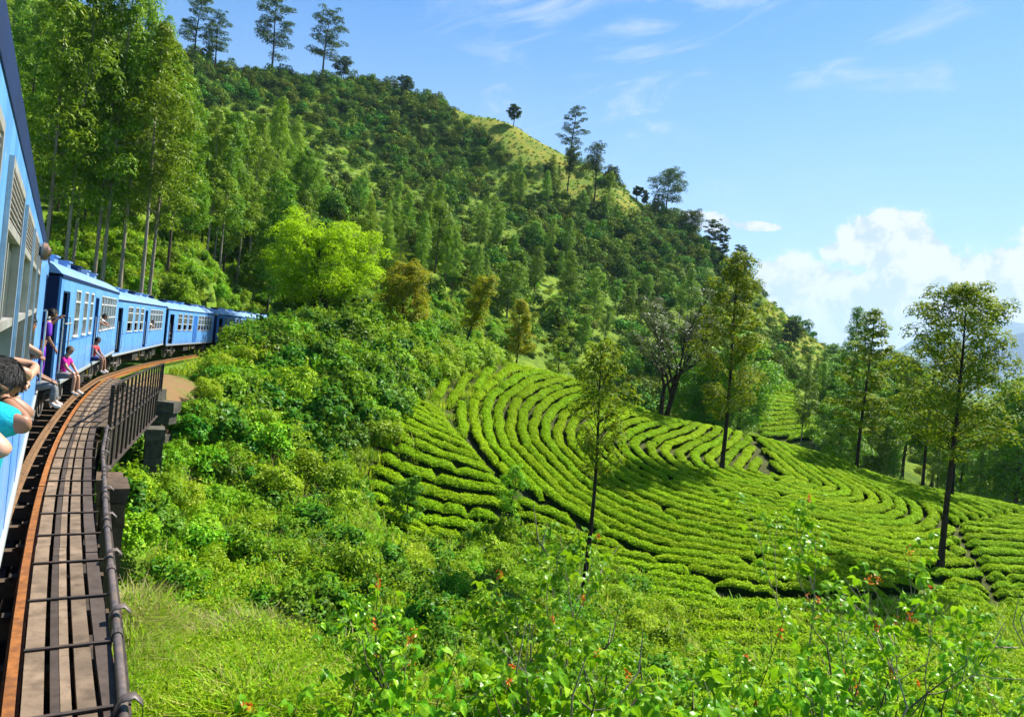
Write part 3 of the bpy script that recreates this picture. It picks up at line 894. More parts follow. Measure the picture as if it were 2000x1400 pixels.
# ---- lone trees in and around the tea
def hero(px, py, top, seed, label, group=None, Y=None, mat=None, bark=None, **kw):
    p = hit(px, py) if Y is None else None
    if Y is not None:
        q = at(px, py, Y); p = np.array([q[0], Y, h1(q[0], Y)])
    a, b = up(px + (py - top) * .1, top)
    Ht = CAMH + b / F * p[1] - p[2]
    tk, cr = make_tree(seed, Ht, **kw)
    e = place_tree('tree', tk.mesh('trunk', bark or M_BARKDARK, True), cr.mesh('crown', mat or M_OAK), (p[0], p[1], p[2]))
    tag(e, label, 'tree', group)
    return e
hero(1135, 1188, 680, 11, 'slim young tree with a small thin crown, nearest lone tree in the tea', mat=M_OAK, R=2.1, base=.46, n_br=48, prof='oval', tr=.13, elev=.8, rc=.50, per=52, lsz=.19, flat=.8, upb=.5, asp=.42)
hero(1408, 928, 500, 12, 'tall bushy silver oak with olive gold crown rising from the middle of the tea mound', mat=M_OAK, R=3.1, base=.24, n_br=58, prof='oval', tr=.19, elev=.55, rc=.92, per=150, lsz=.25, flat=.8, asp=.42)
hero(1835, 1122, 563, 13, 'tallest lone silver oak with a broad crown, low on the right of the tea mound', mat=M_OAKGREEN, R=3.8, base=.38, n_br=66, prof='oval', tr=.20, elev=.5, rc=.92, per=150, lsz=.24, flat=.8, asp=.42)
hero(1675, 897, 604, 14, 'upright green silver oak on the skyline edge of the mound beside the far tea patch', Y=74, mat=M_OAKGREEN, R=3.3, base=.22, n_br=64, prof='cone', tr=.20, elev=.2, rc=.85, per=105, lsz=.28, flat=.6)
hero(1803, 936, 650, 15, 'green silver oak with bare lower trunk behind the tallest lone tree, left side', Y=72, mat=M_OAKGREEN, R=3.3, base=.30, n_br=54, prof='oval', tr=.17, elev=.3, rc=.8, per=75, lsz=.25, flat=.7)
hero(1858, 970, 690, 16, 'silver oak with a dark bare trunk behind the tallest lone tree, right side', Y=66, mat=M_OAK, R=3.0, base=.34, n_br=48, prof='oval', tr=.19, elev=.3, rc=.75, per=75, lsz=.24, flat=.7)
hero(988, 1062, 915, 17, 'small leafy sapling with upright twigs at the lower end of the level tea rows', mat=M_BUSH, R=.95, base=.22, n_br=26, prof='oval', tr=.05, elev=.9, rc=.36, per=60, lsz=.12)
hero(795, 1045, 945, 18, 'low big leaved sapling in front of the level tea rows beside the scrub', mat=M_BUSHD, R=1.1, base=.15, n_br=16, prof='oval', tr=.05, elev=.8, rc=.45, per=50, lsz=.22)

def stems(name, label, px, py, Y, n, L, rad, mat, leafmat, seed, depth=4, spread=.42, upw=.16, rc=.6, per=60, lsz=.25, cat='tree', dens=1.0, group=None, flat=.8, asp=.5, droop=0, fork=.35):
    q = at(px, py, Y); p = np.array([q[0], Y, h1(q[0], Y)])
    r = np.random.default_rng(seed); tk = Acc(); tips = []
    for i in range(n):
        d = unit(np.append(r.normal(0, fork, 2), 1.0))
        grow(tk, tips, np.array([r.normal(0, .06 * n), r.normal(0, .06 * n), -.3]), d, L * r.uniform(.85, 1.1), rad, depth, r, spread, upw)
    cr = Acc()
    for c, d in tips:
        if r.random() < dens: clump(cr, c, rc * r.uniform(.6, 1.25), int(per * r.uniform(.6, 1.2)), lsz, r, flat, .7, droop, asp)
    e = place_tree(name, tk.mesh('trunk', mat, True), cr.mesh('crown', leafmat), tuple(p))
    tag(e, label, cat, group)
    return e
stems('tree', 'bare looking grey tree with forked dark limbs behind the tea ridge', 1300, 808, 82, 3, 4.2, .30, M_BARKDARK, M_GREYLEAF, 21, depth=4, spread=.36, upw=.12, rc=.95, per=55, lsz=.24, dens=1.0, fork=.12)
hero(618, 612, 478, 22, 'bright lime green spreading tree behind the hillock', Y=76, mat=M_LIME, R=6.6, base=.14, n_br=110, prof='oval', tr=.34, elev=.42, rc=1.3, per=190, lsz=.27, flat=.75, wob_a=.5)
hero(785, 640, 522, 23, 'rounded amber green tree right of the lime green tree, at the top of the scrub', Y=72, mat=M_AMBER, R=2.7, base=.06, n_br=70, prof='oval', tr=.16, elev=.5, rc=.95, per=150, lsz=.22)
hero(905, 660, 548, 24, 'slanting golden green tree above the scrub, right of the rounded amber tree', Y=78, mat=M_AMBER, R=2.2, base=.3, n_br=44, prof='top', tr=.13, elev=.6, rc=.85, per=130, lsz=.22, lean=.30)
hero(1010, 690, 590, 25, 'small golden bushy tree at the tip of the tea mound', Y=86, mat=M_AMBER, R=1.7, base=.15, n_br=40, prof='oval', tr=.11, elev=.6, rc=.7, per=130, lsz=.22)
hero(1092, 722, 640, 26, 'small pale green tree standing behind the tip of the tea mound', Y=95, mat=M_OAKGREEN, R=1.7, base=.2, n_br=22, prof='cone', tr=.10, elev=.2, rc=.6, per=70, lsz=.25)

# ---- trees on the mountain skyline
RIDGE = [(378, 130, -4, 31, 'flat', 'tall tree with stacked leaf pads, leftmost of the group on the high ridge'), (418, 142, 28, 26, 'flat', 'shorter tree with a leaning top next to the leftmost ridge tree'),
         (400, 130, 92, 12, 'oval', 'small round tree at the foot of the two leftmost ridge trees'),
         (528, 155, 2, 36, 'flat', 'tall two tiered tree standing alone on the high ridge'), (630, 150, 24, 35, 'flat', 'tall umbrella crowned tree on the high ridge above the dark wood'),
         (668, 152, 112, 17, 'oval', 'low round tree on the ridge right of the umbrella crowned tree'), (1002, 246, 207, 13, 'oval', 'small lone dark tree on the golden grass ridge'),
         (1112, 330, 209, 23, 'flat', 'tall dark tree rising from the notch below the golden grass ridge'), (1107, 388, 288, 20, 'top', 'slim pale stemmed tree on the slope in front of the notch'),
         (1158, 408, 284, 26, 'top', 'twin looking thin tree on the slope left of the steep brown grass'), (1188, 400, 330, 20, 'top', 'thin tree close right of the twin looking tree'),
         (1068, 385, 320, 12, 'top', 'slender small tree left of the slim pale stemmed tree'), (1300, 425, 335, 33, 'oval', 'large dark round tree on the ridge shoulder beside the small cloud'),
         (1345, 470, 415, 20, 'oval', 'dark rounded tree below the large ridge shoulder tree'), (1388, 500, 432, 19, 'flat', 'dark thin stemmed ridge tree above the mid slope wood'),
         (1408, 520, 445, 12, 'flat', 'narrow ridge tree beside the dark thin stemmed one'), (1440, 548, 482, 18, 'flat', 'sparse ridge tree behind the top of the olive gold silver oak'),
         (1243, 388, 366, 8, 'oval', 'tiny tree on the steep brown grass ridge'), (1258, 395, 372, 7, 'oval', 'tiny tree lowest on the steep brown grass ridge'),
         (790, 195, 150, 14, 'oval', 'round tree top sticking up from the wooded ridge'), (1540, 690, 625, 15, 'oval', 'dark tree alone on the far grassy spur')]
for i, (px, py, tp, rp, prof, lab) in enumerate(RIDGE):
    p = hit(px, py + 4)
    if p[1] > 400: p = np.append(at(px, py, 285)[:2], 0); p[2] = h1(p[0], p[1])
    a, b = up(px, tp); Ht = CAMH + b / F * p[1] - p[2]; R = rp / F * p[1]
    tk, cr = make_tree(300 + i, Ht, R * 1.12, base=.36 if prof != 'top' else .5, n_br=30, prof=prof, tr=max(.18, Ht * .016), elev=.25, rc=R * .40, per=150, lsz=max(.42, R * .095), flat=.42 if prof == 'flat' else .75, tb=4, wob_a=.6)
    tag(place_tree('ridge_tree', tk.mesh('trunk', M_BARKDARK, True), cr.mesh('crown', M_RIDGE), tuple(p)), lab, 'tree', 'trees on the mountain skyline')

# ---- plantation trees on the slope behind the train: six shapes, copied
TALL = []
for i in range(6):
    tk, cr = make_tree(40 + i, 22, 2.5 + .3 * (i % 3), base=.22 + .08 * (i % 3), n_br=66, prof='cone' if i % 2 else 'col', tr=.16, elev=.35, rc=.95, per=105, lsz=.31, flat=.95, droop=.25, asp=.42, upb=.5)
    TALL.append((tk.mesh('trunk', M_BARK if i % 2 else M_BARKPALE, True), cr.mesh('crown', M_TALL)))
BROAD = []
for i in range(4):
    tk, cr = make_tree(60 + i, 14, 4.0, base=.22, n_br=60, prof='oval', tr=.22, elev=.45, rc=1.2, per=120, lsz=.32, flat=.8, asp=.5)
    BROAD.append((tk.mesh('trunk', M_BARK, True), cr.mesh('crown', M_BROAD)))
def limit(L, px): return np.interp(px, [a for a, _ in L], [b for _, b in L])
LIM = [(0, -600), (300, -460), (335, 40), (395, 175), (425, 235), (450, 175), (475, 240), (495, 195), (520, 225), (550, 168), (575, 200), (605, 270), (640, 335), (680, 350), (710, 318), (745, 385), (775, 385), (800, 420), (825, 420), (865, 375), (900, 450),
       (940, 452), (975, 520), (1015, 478), (1040, 560), (1100, 640), (1200, 640)]
r = np.random.default_rng(77)
placed = []
def put_tree(kind, x, y, Ht, label, group, cat='tree'):
    S, base = (TALL, 22.0) if kind == 'tall' else (BROAD, 14.0)
    k = int(r.integers(len(S)))
    s = Ht / base * r.uniform(.95, 1.1)
    e = place_tree('plantation_tree' if kind == 'tall' else 'broadleaf_tree', S[k][0], S[k][1], (x, y, h1(x, y) - .1), max(s * (.78 if Ht > 26 else 1), .45 if kind == 'tall' else .3), r.uniform(0, 6.28), Ht / base)
    if 'plantation' in group and y > 0:
        bx = proj(np.array([x, y, h1(x, y)]))[0][0]
        label += ', ' + ('above the nearest carriage' if bx < 140 else 'above the second carriage' if bx < 260 else 'above the third and fourth carriages' if bx < 430 else 'left of the lime green tree' if bx < 560 else 'behind the lime green tree' if bx < 700 else 'right of the lime green tree')
    elif 'valley' in group:
        bx = proj(np.array([x, y, h1(x, y)]))[0][0]
        label += ', ' + ('near the bare grey tree' if bx < 1470 else 'near the far tea rows' if bx < 1660 else 'left of the tallest lone tree' if bx < 1830 else 'right of the tallest lone tree')
    tag(e, label, cat, group); placed.append((x, y))
EXPL = [(190, 480, 64), (202, 528, 64), (240, 505, 68), (280, 520, 66), (297, 515, 70), (90, 470, 60), (130, 500, 62), (330, 500, 78), (150, 440, 72), (420, 490, 98), (440, 492, 100), (432, 500, 94), (470, 470, 104), (490, 470, 108), (535, 470, 102),
        (550, 480, 100), (590, 480, 110), (710, 560, 112), (745, 565, 116), (775, 570, 118), (865, 585, 122), (880, 590, 118), (820, 580, 120), (940, 610, 128), (925, 605, 124), (1015, 610, 140), (395, 470, 100), (405, 480, 92)]
for (px, py, Y) in EXPL:
    q = at(px, py, Y); x, y = q[0], Y; z = h1(x, y)
    Ht = 30.0 if px < 345 else 23.0
    pz = np.array([x, y, z + Ht]); tx, ty = proj(pz)
    lim = float(limit(LIM, tx)[0]) + 4
    if ty[0] < lim:
        a, b = up(tx[0], lim); Ht = CAMH + b / F * y - z
    put_tree('tall', x, y, max(Ht, 9), 'tall straight tree with a bare trunk', 'plantation trees behind the train')
cnt = 0
for _ in range(6000):
    if cnt > 165: break
    px = r.uniform(-60, 1100); Y = r.uniform(60, 185) if px < 640 else r.uniform(105, 165)
    x = (px - 1000) / F * Y - .02 * Y
    z = h1(x, Y)
    if abs(x - float(rail_x(Y)) + 1) < 8: continue
    if placed and min((x - a) ** 2 + (Y - b) ** 2 for a, b in placed) < (3.4 if Y > 85 else 4.6) ** 2: continue
    bx, by = proj(np.array([x, Y, z])); bx = bx[0]; by = by[0]
    if by > limit([(0, 530), (300, 520), (400, 500), (640, 570), (1100, 640)], bx): continue
    kind = 'tall' if r.random() < .72 else 'broad'
    Ht = r.uniform(17, 27) if kind == 'tall' else r.uniform(8, 13)
    tx, ty = proj(np.array([x, Y, z + Ht]))
    lim = float(limit(LIM, tx)[0]) + r.uniform(4, 60)
    if ty[0] < lim:
        a, b = up(tx[0], lim); Ht = CAMH + b / F * Y - z
    if Ht < (10 if kind == 'tall' else 5): continue
    if kind == 'tall': put_tree('tall', x, Y, Ht, 'tall straight tree with a bare trunk', 'plantation trees behind the train')
    else: put_tree('broad', x, Y, Ht, 'lower broad leaved tree among tall ones', 'broad leaved trees in the plantation')
    cnt += 1

# ---- trees in the valley on the right
RLIM = [(1330, 800), (1380, 700), (1440, 660), (1480, 740), (1530, 770), (1560, 690), (1590, 700), (1640, 620), (1660, 600), (1690, 690), (1740, 690), (1800, 700), (1860, 800), (1930, 835), (1975, 800), (2000, 745), (2040, 740)]
for (px, Y, tp, kind) in [(1654, 128, 597, 'tall'), (1566, 112, 690, 'tall'), (1596, 116, 705, 'tall'), (1625, 118, 715, 'broad'), (1738, 122, 690, 'broad'), (1770, 110, 715, 'broad'), (1440, 92, 650, 'broad'), (1382, 96, 690, 'broad'), (1350, 100, 690, 'broad'),
                          (1995, 92, 755, 'broad'), (2020, 96, 735, 'broad'), (1700, 135, 700, 'broad'), (1905, 118, 800, 'broad'), (1960, 120, 830, 'broad'), (1630, 150, 690, 'broad')]:
    x = at(px, 850, Y)[0]; z = h1(x, Y); a, b = up(px, tp)
    put_tree(kind, x, Y, max(CAMH + b / F * Y - z, 5), 'dark green tree in the valley beyond the tea', 'trees in the valley on the right')
cnt = 0
for _ in range(3000):
    if cnt > 75: break
    px = r.uniform(1330, 2120); Y = r.uniform(92, 210)
    if 1455 < px < 1610 and Y < 170: continue
    x = at(px, 850, Y)[0]; z = h1(x, Y)
    if min((x - a) ** 2 + (Y - b) ** 2 for a, b in placed) < 3.2 ** 2: continue
    kind = 'tall' if r.random() < .35 else 'broad'
    Ht = r.uniform(10, 17)
    tx, ty = proj(np.array([x, Y, z + Ht])); lim = float(limit(RLIM, tx)[0]) + r.uniform(0, 50)
    if ty[0] < lim:
        a, b = up(tx[0], lim); Ht = CAMH + b / F * Y - z
    if Ht < 4.5: continue
    put_tree(kind, x, Y, Ht, 'dark green tree in the valley beyond the tea', 'trees in the valley on the right'); cnt += 1

# ---- the wooded mountain (one mass)
def make_blob(seed, n, lsz, mat, hgt=1.0, ncl=9):
    rr = np.random.default_rng(seed); a = Acc()
    for i in range(ncl):
        d = sph(1, rr)[0]; d[2] = abs(d[2]); c = d * np.array([.62, .62, .75 * hgt]) * rr.uniform(.5, 1.05) + [0, 0, .25 * hgt]
        clump(a, c, rr.uniform(.32, .5), n // ncl, lsz, rr, .85, .22, nz=.22)
    return a.mesh('crown', mat)
WOOD = [make_blob(500 + i, 420, .19, M_FOREST, h) for i, h in enumerate((1.0, 1.25, 1.6, 1.1))] + [make_blob(520 + i, 330, .17, M_HSHRUB, h) for i, h in enumerate((.7, .85, .6))]
MPOLY = [(330, 100), (520, 140), (700, 130), (870, 180), (1000, 232), (1120, 320), (1250, 380), (1330, 420), (1470, 520), (1640, 690), (1700, 730), (1600, 760), (1460, 760), (1330, 800), (1200, 770), (1080, 730), (930, 620), (600, 560), (330, 420)]
DARKW = [[(330, 120), (520, 140), (700, 130), (870, 190), (960, 280), (1020, 350), (960, 345), (880, 395), (800, 320), (690, 290), (600, 230), (520, 190), (400, 220)],
         [(1010, 410), (1250, 400), (1330, 420), (1470, 530), (1440, 600), (1330, 590), (1180, 580), (1040, 545), (970, 470)],
         [(1500, 745), (1440, 640), (1480, 700), (1570, 745)], [(1060, 320), (1130, 300), (1160, 350), (1100, 345)]]
P = on_ground(15000, MPOLY, 98, 330, 5)
P = np.concatenate([P, on_ground(900, [(1080, 690), (1350, 700), (1480, 740), (1470, 800), (1330, 840), (1150, 780)], 84, 180, 71), on_ground(700, [(1690, 850), (2040, 880), (2040, 985), (1850, 950), (1690, 900)], 80, 200, 72)])
px, py = proj(P)
rr = np.random.default_rng(6)
dk = np.zeros(len(P), bool)
for q in DARKW: dk |= inside(q, px + rr.normal(0, 12, len(P)), py + rr.normal(0, 10, len(P)))
dr = np.zeros(len(P), bool)
for q in DRY: dr |= inside(q, px + rr.normal(0, 8, len(P)), py + rr.normal(0, 8, len(P)))
tree = (rr.random(len(P)) < np.where(dk, .85, .13)) & ~dr
patch = wob(P[:, 0], P[:, 1], 22)
keep = np.where(dr, rr.random(len(P)) < .40, (rr.random(len(P)) < np.where(dk, .36, .44)) & ((patch > -.75) | dk))
P, tree, dk = P[keep], tree[keep], dk[keep]
scl = np.where(tree, rr.uniform(2.0, 4.3, len(P)), rr.uniform(.6, 2.0, len(P)))
scl = np.where(inside(DRY[0], *proj(P)), rr.uniform(.25, .9, len(P)), scl)
vi = np.where(tree, rr.integers(0, 4, len(P)), rr.integers(4, 7, len(P)))
LOW = on_ground(7000, MPOLY, 98, 330, 91)
P = np.concatenate([P, LOW]); scl = np.concatenate([scl, rr.uniform(.25, .85, len(LOW))]); vi = np.concatenate([vi, rr.integers(4, 7, len(LOW))])
P = P - np.array([0, 0, .2]) * scl[:, None]
o = scatter('hillside_woodland', WOOD, P, rr.uniform(0, 6.28, len(P)), scl, vi)
tag(o, 'woods and shrubs covering the mountain slope', None)

# slender trees one can pick out on the lower mountain slopes
rr = np.random.default_rng(61); n_ = 0
SL = on_ground(400, [(650, 380), (800, 400), (960, 430), (1150, 560), (1350, 600), (1400, 680), (1250, 720), (1080, 690), (900, 560), (700, 450)], 120, 235, 62)
SL = np.concatenate([SL[:46], on_ground(60, [(980, 380), (1130, 370), (1240, 420), (1250, 470), (1100, 450), (1000, 420)], 180, 270, 63)[:16]])
for p in SL:
    if any((p[0] - q[0]) ** 2 + (p[1] - q[1]) ** 2 < 16 for q in placed): continue
    _x, _y = proj(p)
    if any(inside(q, _x, _y)[0] for q in DRY): continue
    k = int(rr.integers(10)); Ht = rr.uniform(9, 16) if k < 6 else rr.uniform(6, 10); s_ = Ht / (22 if k < 6 else 14); KK = (TALL + BROAD)[k]
    e = place_tree('slope_tree', KK[0], KK[1], (p[0], p[1], p[2] - .2), s_ * (rr.uniform(1.1, 1.6) if k < 6 else rr.uniform(.7, 1.0)), rr.uniform(0, 6.28), s_)
    px_ = proj(p)[0][0]
    tag(e, 'slender tree on the lower mountain slope, ' + ('above the lime green and amber trees' if px_ < 900 else 'below the golden grass' if p[1] > 185 else 'behind the tip of the tea mound' if px_ < 1150 else 'behind the bare grey tree'), 'tree', 'slender trees on the mountain slope'); placed.append((p[0], p[1]))

# ---- scrub: the shrubs on the bank and in the ravine
SCRUB = [(232, 880), (320, 840), (345, 745), (430, 672), (520, 642), (600, 585), (690, 598), (760, 640), (900, 640), (1015, 690), (850, 742), (772, 785), (715, 890), (690, 985), (770, 1065), (900, 1068), (1000, 1015), (1180, 1125), (1310, 1200),
         (1330, 1420), (740, 1420), (640, 1330), (430, 1240), (232, 1220)]
TONE = {'green': ('leafy mid green shrub', 'green shrubs of the scrub'), 'yellow': ('yellow green fine leaved shrub', 'yellow green shrubs of the scrub'),
        'dark': ('dark big leaved shrub', 'dark shrubs of the scrub')}
cand = on_ground(2600, SCRUB, 14, 84, 8)
rr = np.random.default_rng(9); kept = []
for p in cand:
    if abs(p[0] - float(rail_x(p[1]))) < 3.0 + (0 if p[1] < 31 else .6): continue
    if 32 < p[1] < 45 and 0 < p[0] - float(rail_x(p[1])) < 4.2: continue
    if p[1] < 32 and p[0] < float(rail_x(p[1])) + 3.0: continue
    if all((p[0] - q[0]) ** 2 + (p[1] - q[1]) ** 2 > 1.05 ** 2 for q in kept): kept.append(p)
print('scrub candidates', len(kept))
kept.sort(key=lambda p: p[1])
rest = []
nth = 0
for p in kept:
    hill = p[1] > 36 and p[2] > -5
    s = rr.uniform(.75, 1.3) * (1.65 if hill else 1.05)
    qx, qy = proj(p); qx, qy = qx[0], qy[0]
    v = wob(p[0] + 30, p[1], 7) + rr.normal(0, .35)
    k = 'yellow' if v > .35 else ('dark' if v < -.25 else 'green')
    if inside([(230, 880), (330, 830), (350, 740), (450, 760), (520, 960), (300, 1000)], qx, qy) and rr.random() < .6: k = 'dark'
    mi = int(rr.integers(3)); rz = rr.uniform(0, 6.28); sz = s * rr.uniform(.8, 1.15)
    if nth < 300:
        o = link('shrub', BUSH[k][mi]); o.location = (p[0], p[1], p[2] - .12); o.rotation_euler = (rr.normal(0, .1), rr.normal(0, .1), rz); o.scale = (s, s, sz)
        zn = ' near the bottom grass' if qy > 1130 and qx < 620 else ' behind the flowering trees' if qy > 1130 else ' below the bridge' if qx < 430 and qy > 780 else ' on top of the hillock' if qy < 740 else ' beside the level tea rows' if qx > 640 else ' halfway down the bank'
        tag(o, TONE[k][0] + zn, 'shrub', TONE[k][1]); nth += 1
    else: rest.append((p, rz, (s, s, sz), {'green': 0, 'yellow': 3, 'dark': 6}[k] + mi))
allb = BUSH['green'] + BUSH['yellow'] + BUSH['dark']
# shrubs on the slope under the plantation and along the cutting
UNDER = [(90, 430), (300, 440), (500, 430), (700, 540), (960, 600), (1050, 700), (900, 650), (760, 640), (680, 600), (600, 585), (520, 625), (380, 600), (230, 565), (95, 510)]
P2 = on_ground(1000, UNDER, 50, 140, 12)
for p in P2:
    if abs(p[0] - float(rail_x(p[1])) + 1) < 3.6: continue
    s = rr.uniform(.8, 1.7)
    rest.append((p, rr.uniform(0, 6.28), (s, s, s * rr.uniform(.8, 1.2)), int(rr.choice([0, 1, 2, 3, 4, 5, 6], p=[.2, .2, .2, .12, .1, .1, .08]))))
scatter('undergrowth', allb, np.array([a[0] for a in rest]) - [0, 0, .1], np.array([a[1] for a in rest]), np.array([a[2] for a in rest]), np.array([a[3] for a in rest]))

# ---- weeds and grass
WEEDS = [make_weed(700, 170, .55, .10, M_BUSH), make_weed(701, 170, .7, .09, M_BUSHY), make_weed(702, 150, .6, .13, M_BUSHD), make_tuft(703, 70, .6, .020, M_GRASS), make_tuft(704, 56, .75, .018, M_GRASS, .2, .8), make_tuft(705, 26, .9, .007, M_DRYGRASS, .25, .8)]
P = on_ground(4200, SCRUB, 13, 84, 14)
P = P[(np.abs(P[:, 0] - rail_x(P[:, 1])) > 2.4) & ~((P[:, 1] > 31.5) & (P[:, 1] < 45) & (P[:, 0] - rail_x(P[:, 1]) < 4.4) & (P[:, 0] > rail_x(P[:, 1])))]
v = wob(P[:, 0], P[:, 1], 5)
vi = np.where(v > .3, rr.choice([1, 3, 4, 1, 5], len(P)), np.where(v < -.4, rr.choice([2, 0, 2], len(P)), rr.choice([0, 1, 3, 0], len(P))))
scatter('weeds', WEEDS, P, rr.uniform(0, 6.28, len(P)), rr.uniform(.7, 1.5, len(P)), vi)
GR = [(200, 1205), (430, 1225), (560, 1270), (700, 1345), (860, 1420), (200, 1440)]
P = on_ground(5200, GR, 11, 25, 15)
P = P[P[:, 0] > rail_x(P[:, 1]) + 1.6]
v = wob(P[:, 0], P[:, 1], 3)
qy_ = proj(P)[1]
vi = np.where((qy_ < 1275) & (rr.random(len(P)) < .32), 5, np.where(v > .35, rr.choice([3, 5, 4, 4, 3], len(P)), rr.choice([3, 4, 3, 4, 3, 1, 1], len(P))))
scatter('grass', WEEDS, P, rr.uniform(0, 6.28, len(P)), rr.uniform(.5, 1.2, len(P)) * (1.0 + .45 * np.clip(wob(P[:, 0] + 9, P[:, 1], 1.6), -1, 1)), vi)
# a thin cover over the rest of the near ground, embankment and slope
P = np.concatenate([on_ground(2200, [(232, 560), (540, 620), (1100, 720), (700, 1000), (300, 800), (60, 500), (400, 400), (700, 500)], 33, 110, 16), on_ground(1800, [(1180, 1110), (1420, 1200), (2050, 1180), (2050, 1420), (760, 1420)], 12, 40, 17)])
P = P[(np.abs(P[:, 0] - rail_x(P[:, 1]) + 1) > 2.6) & ~((P[:, 1] > 32) & (P[:, 1] < 44) & (np.abs(P[:, 0] - rail_x(P[:, 1]) - 1) < 3.8))]
scatter('ground_herbs', WEEDS, P, rr.uniform(0, 6.28, len(P)), rr.uniform(.6, 1.3, len(P)), rr.choice([0, 1, 0, 3, 3, 4, 1], len(P)))

# ---- flowering coral trees in front
def coral_leaf():
    V = []; Fc = []
    def blade(o, d, L, Wd, dz):
        k = len(V); d = np.array(d) / np.linalg.norm(d); s = np.array([-d[1], d[0], 0])
        for f, wd in ((0, .0), (.35, .5), (.7, .36), (1.0, .0)):
            c = np.array(o) + d * L * f + np.array([0, 0, -dz * f * f * L])
            if wd == 0: V.append(tuple(c))
            else: V.append(tuple(c - s * Wd * wd + [0, 0, .012])); V.append(tuple(c)); V.append(tuple(c + s * Wd * wd + [0, 0, .012]))
        Fc.extend([(k, k + 2, k + 1), (k, k + 3, k + 2), (k + 1, k + 2, k + 5, k + 4), (k + 2, k + 3, k + 6, k + 5), (k + 4, k + 5, k + 7), (k + 5, k + 6, k + 7)])
    blade((.06, 0, 0), (1, 0, 0), .15, .11, .5); blade((.05, 0, 0), (.25, 1, 0), .12, .09, .6); blade((.05, 0, 0), (.25, -1, 0), .12, .09, .6)
    me = bpy.data.meshes.new('leaf'); me.from_pydata(V, [], Fc); me.materials.append(M_CORAL); me.update()
    return me, np.array(V), Fc
LEAFM, LV, LF = coral_leaf()
FR = np.random.default_rng(55)
def rotm(az, tilt, roll):
    return np.array((Matrix.Rotation(az, 3, 'Z') @ Matrix.Rotation(tilt, 3, 'Y') @ Matrix.Rotation(roll, 3, 'X')))
def coral(px, top, Y, label, seed, n=1, depth=4, hbase=None, dens=.7, nflow=10, scale=1.0, lsc=1.0, nobj=70):
    x = at(px, 1300, Y)[0]; z = h1(x, Y)
    a, b = up(px, top); Ht = CAMH + b / F * Y - z
    r = np.random.default_rng(seed); tk = Acc(); tips = []
    L = Ht / 3.3
    for i in range(n):
        grow(tk, tips, np.array([r.normal(0, .12), r.normal(0, .12), -.3]), unit(np.append(r.normal(0, .22, 2), 1.0)), L, .058 * scale, depth, r, .52, .10, (2, 3), .68, 6)
    kz = Ht / max(c[2] for c, d in tips)
    tk.V = [v * np.array([1.0, 1.0, kz], np.float32) for v in tk.V]; tips = [(c * np.array([1, 1, kz]), d) for c, d in tips]
    # bare pale shoots poking out
    for i in range(14):
        c, d = tips[int(r.integers(len(tips)))]
        pts = [c, c + d * .35 + r.normal(0, .06, 3), c + d * .6 + np.array([0, 0, .15]) + r.normal(0, .12, 3)]
        tube(tk, pts, [.014, .011, .005], 4)
    e = empty('coral_tree', (x, Y, z)); tag(e, label, 'tree', 'flowering trees in front')
    link('trunk', tk.mesh('trunk', M_BARKPALE if seed % 2 else M_BARK, True), e)
    T = []
    for c, d in tips:
        if r.random() > dens: continue
        for j in range(int(r.integers(7, 12))):
            p = c + d * r.uniform(-.35, .15) + r.normal(0, .17, 3)
            T.append((p, rotm(r.uniform(0, 6.28), r.normal(.35, .4), r.normal(0, .4)), lsc * r.uniform(.6, 1.25)))
    r.shuffle(T)
    camd = np.array([0 - x, 0 - Y, CAMH - z])
    T.sort(key=lambda q: np.linalg.norm(q[0] - camd))
    for p, Rm, s in T[:nobj]:
        o = link('leaf', LEAFM, e); o.location = tuple(p); o.rotation_euler = Matrix(Rm.tolist()).to_euler(); o.scale = (s, s, s)
    Vs, Fs = [], []; k = 0
    for p, Rm, s in T[nobj:]:
        Vs.append(LV @ Rm.T * s + p); Fs += [tuple(i + k for i in f) for f in LF]; k += len(LV)
    if Vs:
        me = bpy.data.meshes.new('foliage'); me.from_pydata(np.concatenate(Vs).tolist(), [], Fs); me.materials.append(M_CORAL); me.update()
        link('foliage', me, e)['kind'] = 'stuff'
    # spikes of orange flowers
    for q in range(int(nflow * 1.6)):
        c, d = tips[int(r.integers(len(tips)))]; fa = Acc(); m = 16
        f = r.uniform(0, 1, m)[:, None]; dv = unit(d + np.array([0, 0, .9]))
        pp = c + dv * (.04 + .16 * f) + r.normal(0, .025, (m, 3))
        leaves(fa, pp, r.normal(0, 1, (m, 3)), .065, .028, r, .3, D=r.normal(0, .6, (m, 3)) + dv)
        link('flower', fa.mesh('flower', M_FLOWER), e)
coral(1030, 1058, 11.5, 'flowering coral tree with pale twisted twigs left of the slim young tree', 201, n=2, nflow=14)
coral(880, 1215, 10.0, 'low leafy coral tree beside the bright grass at the bottom of the slope', 202, n=2, nflow=5)
coral(1700, 1025, 13.0, 'open branched coral tree reaching up in front of the lower tea rows on the right', 203, n=2, nflow=14, dens=.6)
coral(1420, 1180, 10.5, 'dark stemmed coral tree in the middle of the front edge', 204, n=2, nflow=7)
coral(1210, 1270, 9.0, 'coral tree with large glossy leaves at the bottom edge of the picture', 205, n=2, lsc=1.25, nflow=5)
coral(1560, 1290, 9.5, 'coral tree with pale curved shoots low between two taller ones', 206, n=2, nflow=5)
coral(1890, 1210, 12.0, 'low coral tree at the right front below the earth path', 207, n=2, nflow=5)
coral(1040, 1330, 8.5, 'bushy coral tree lowest in the front, under the twisted twigs', 208, n=2, nflow=4)
coral(1760, 1330, 9.0, 'leafy coral tree low in the right front corner area', 209, n=2, nflow=4)
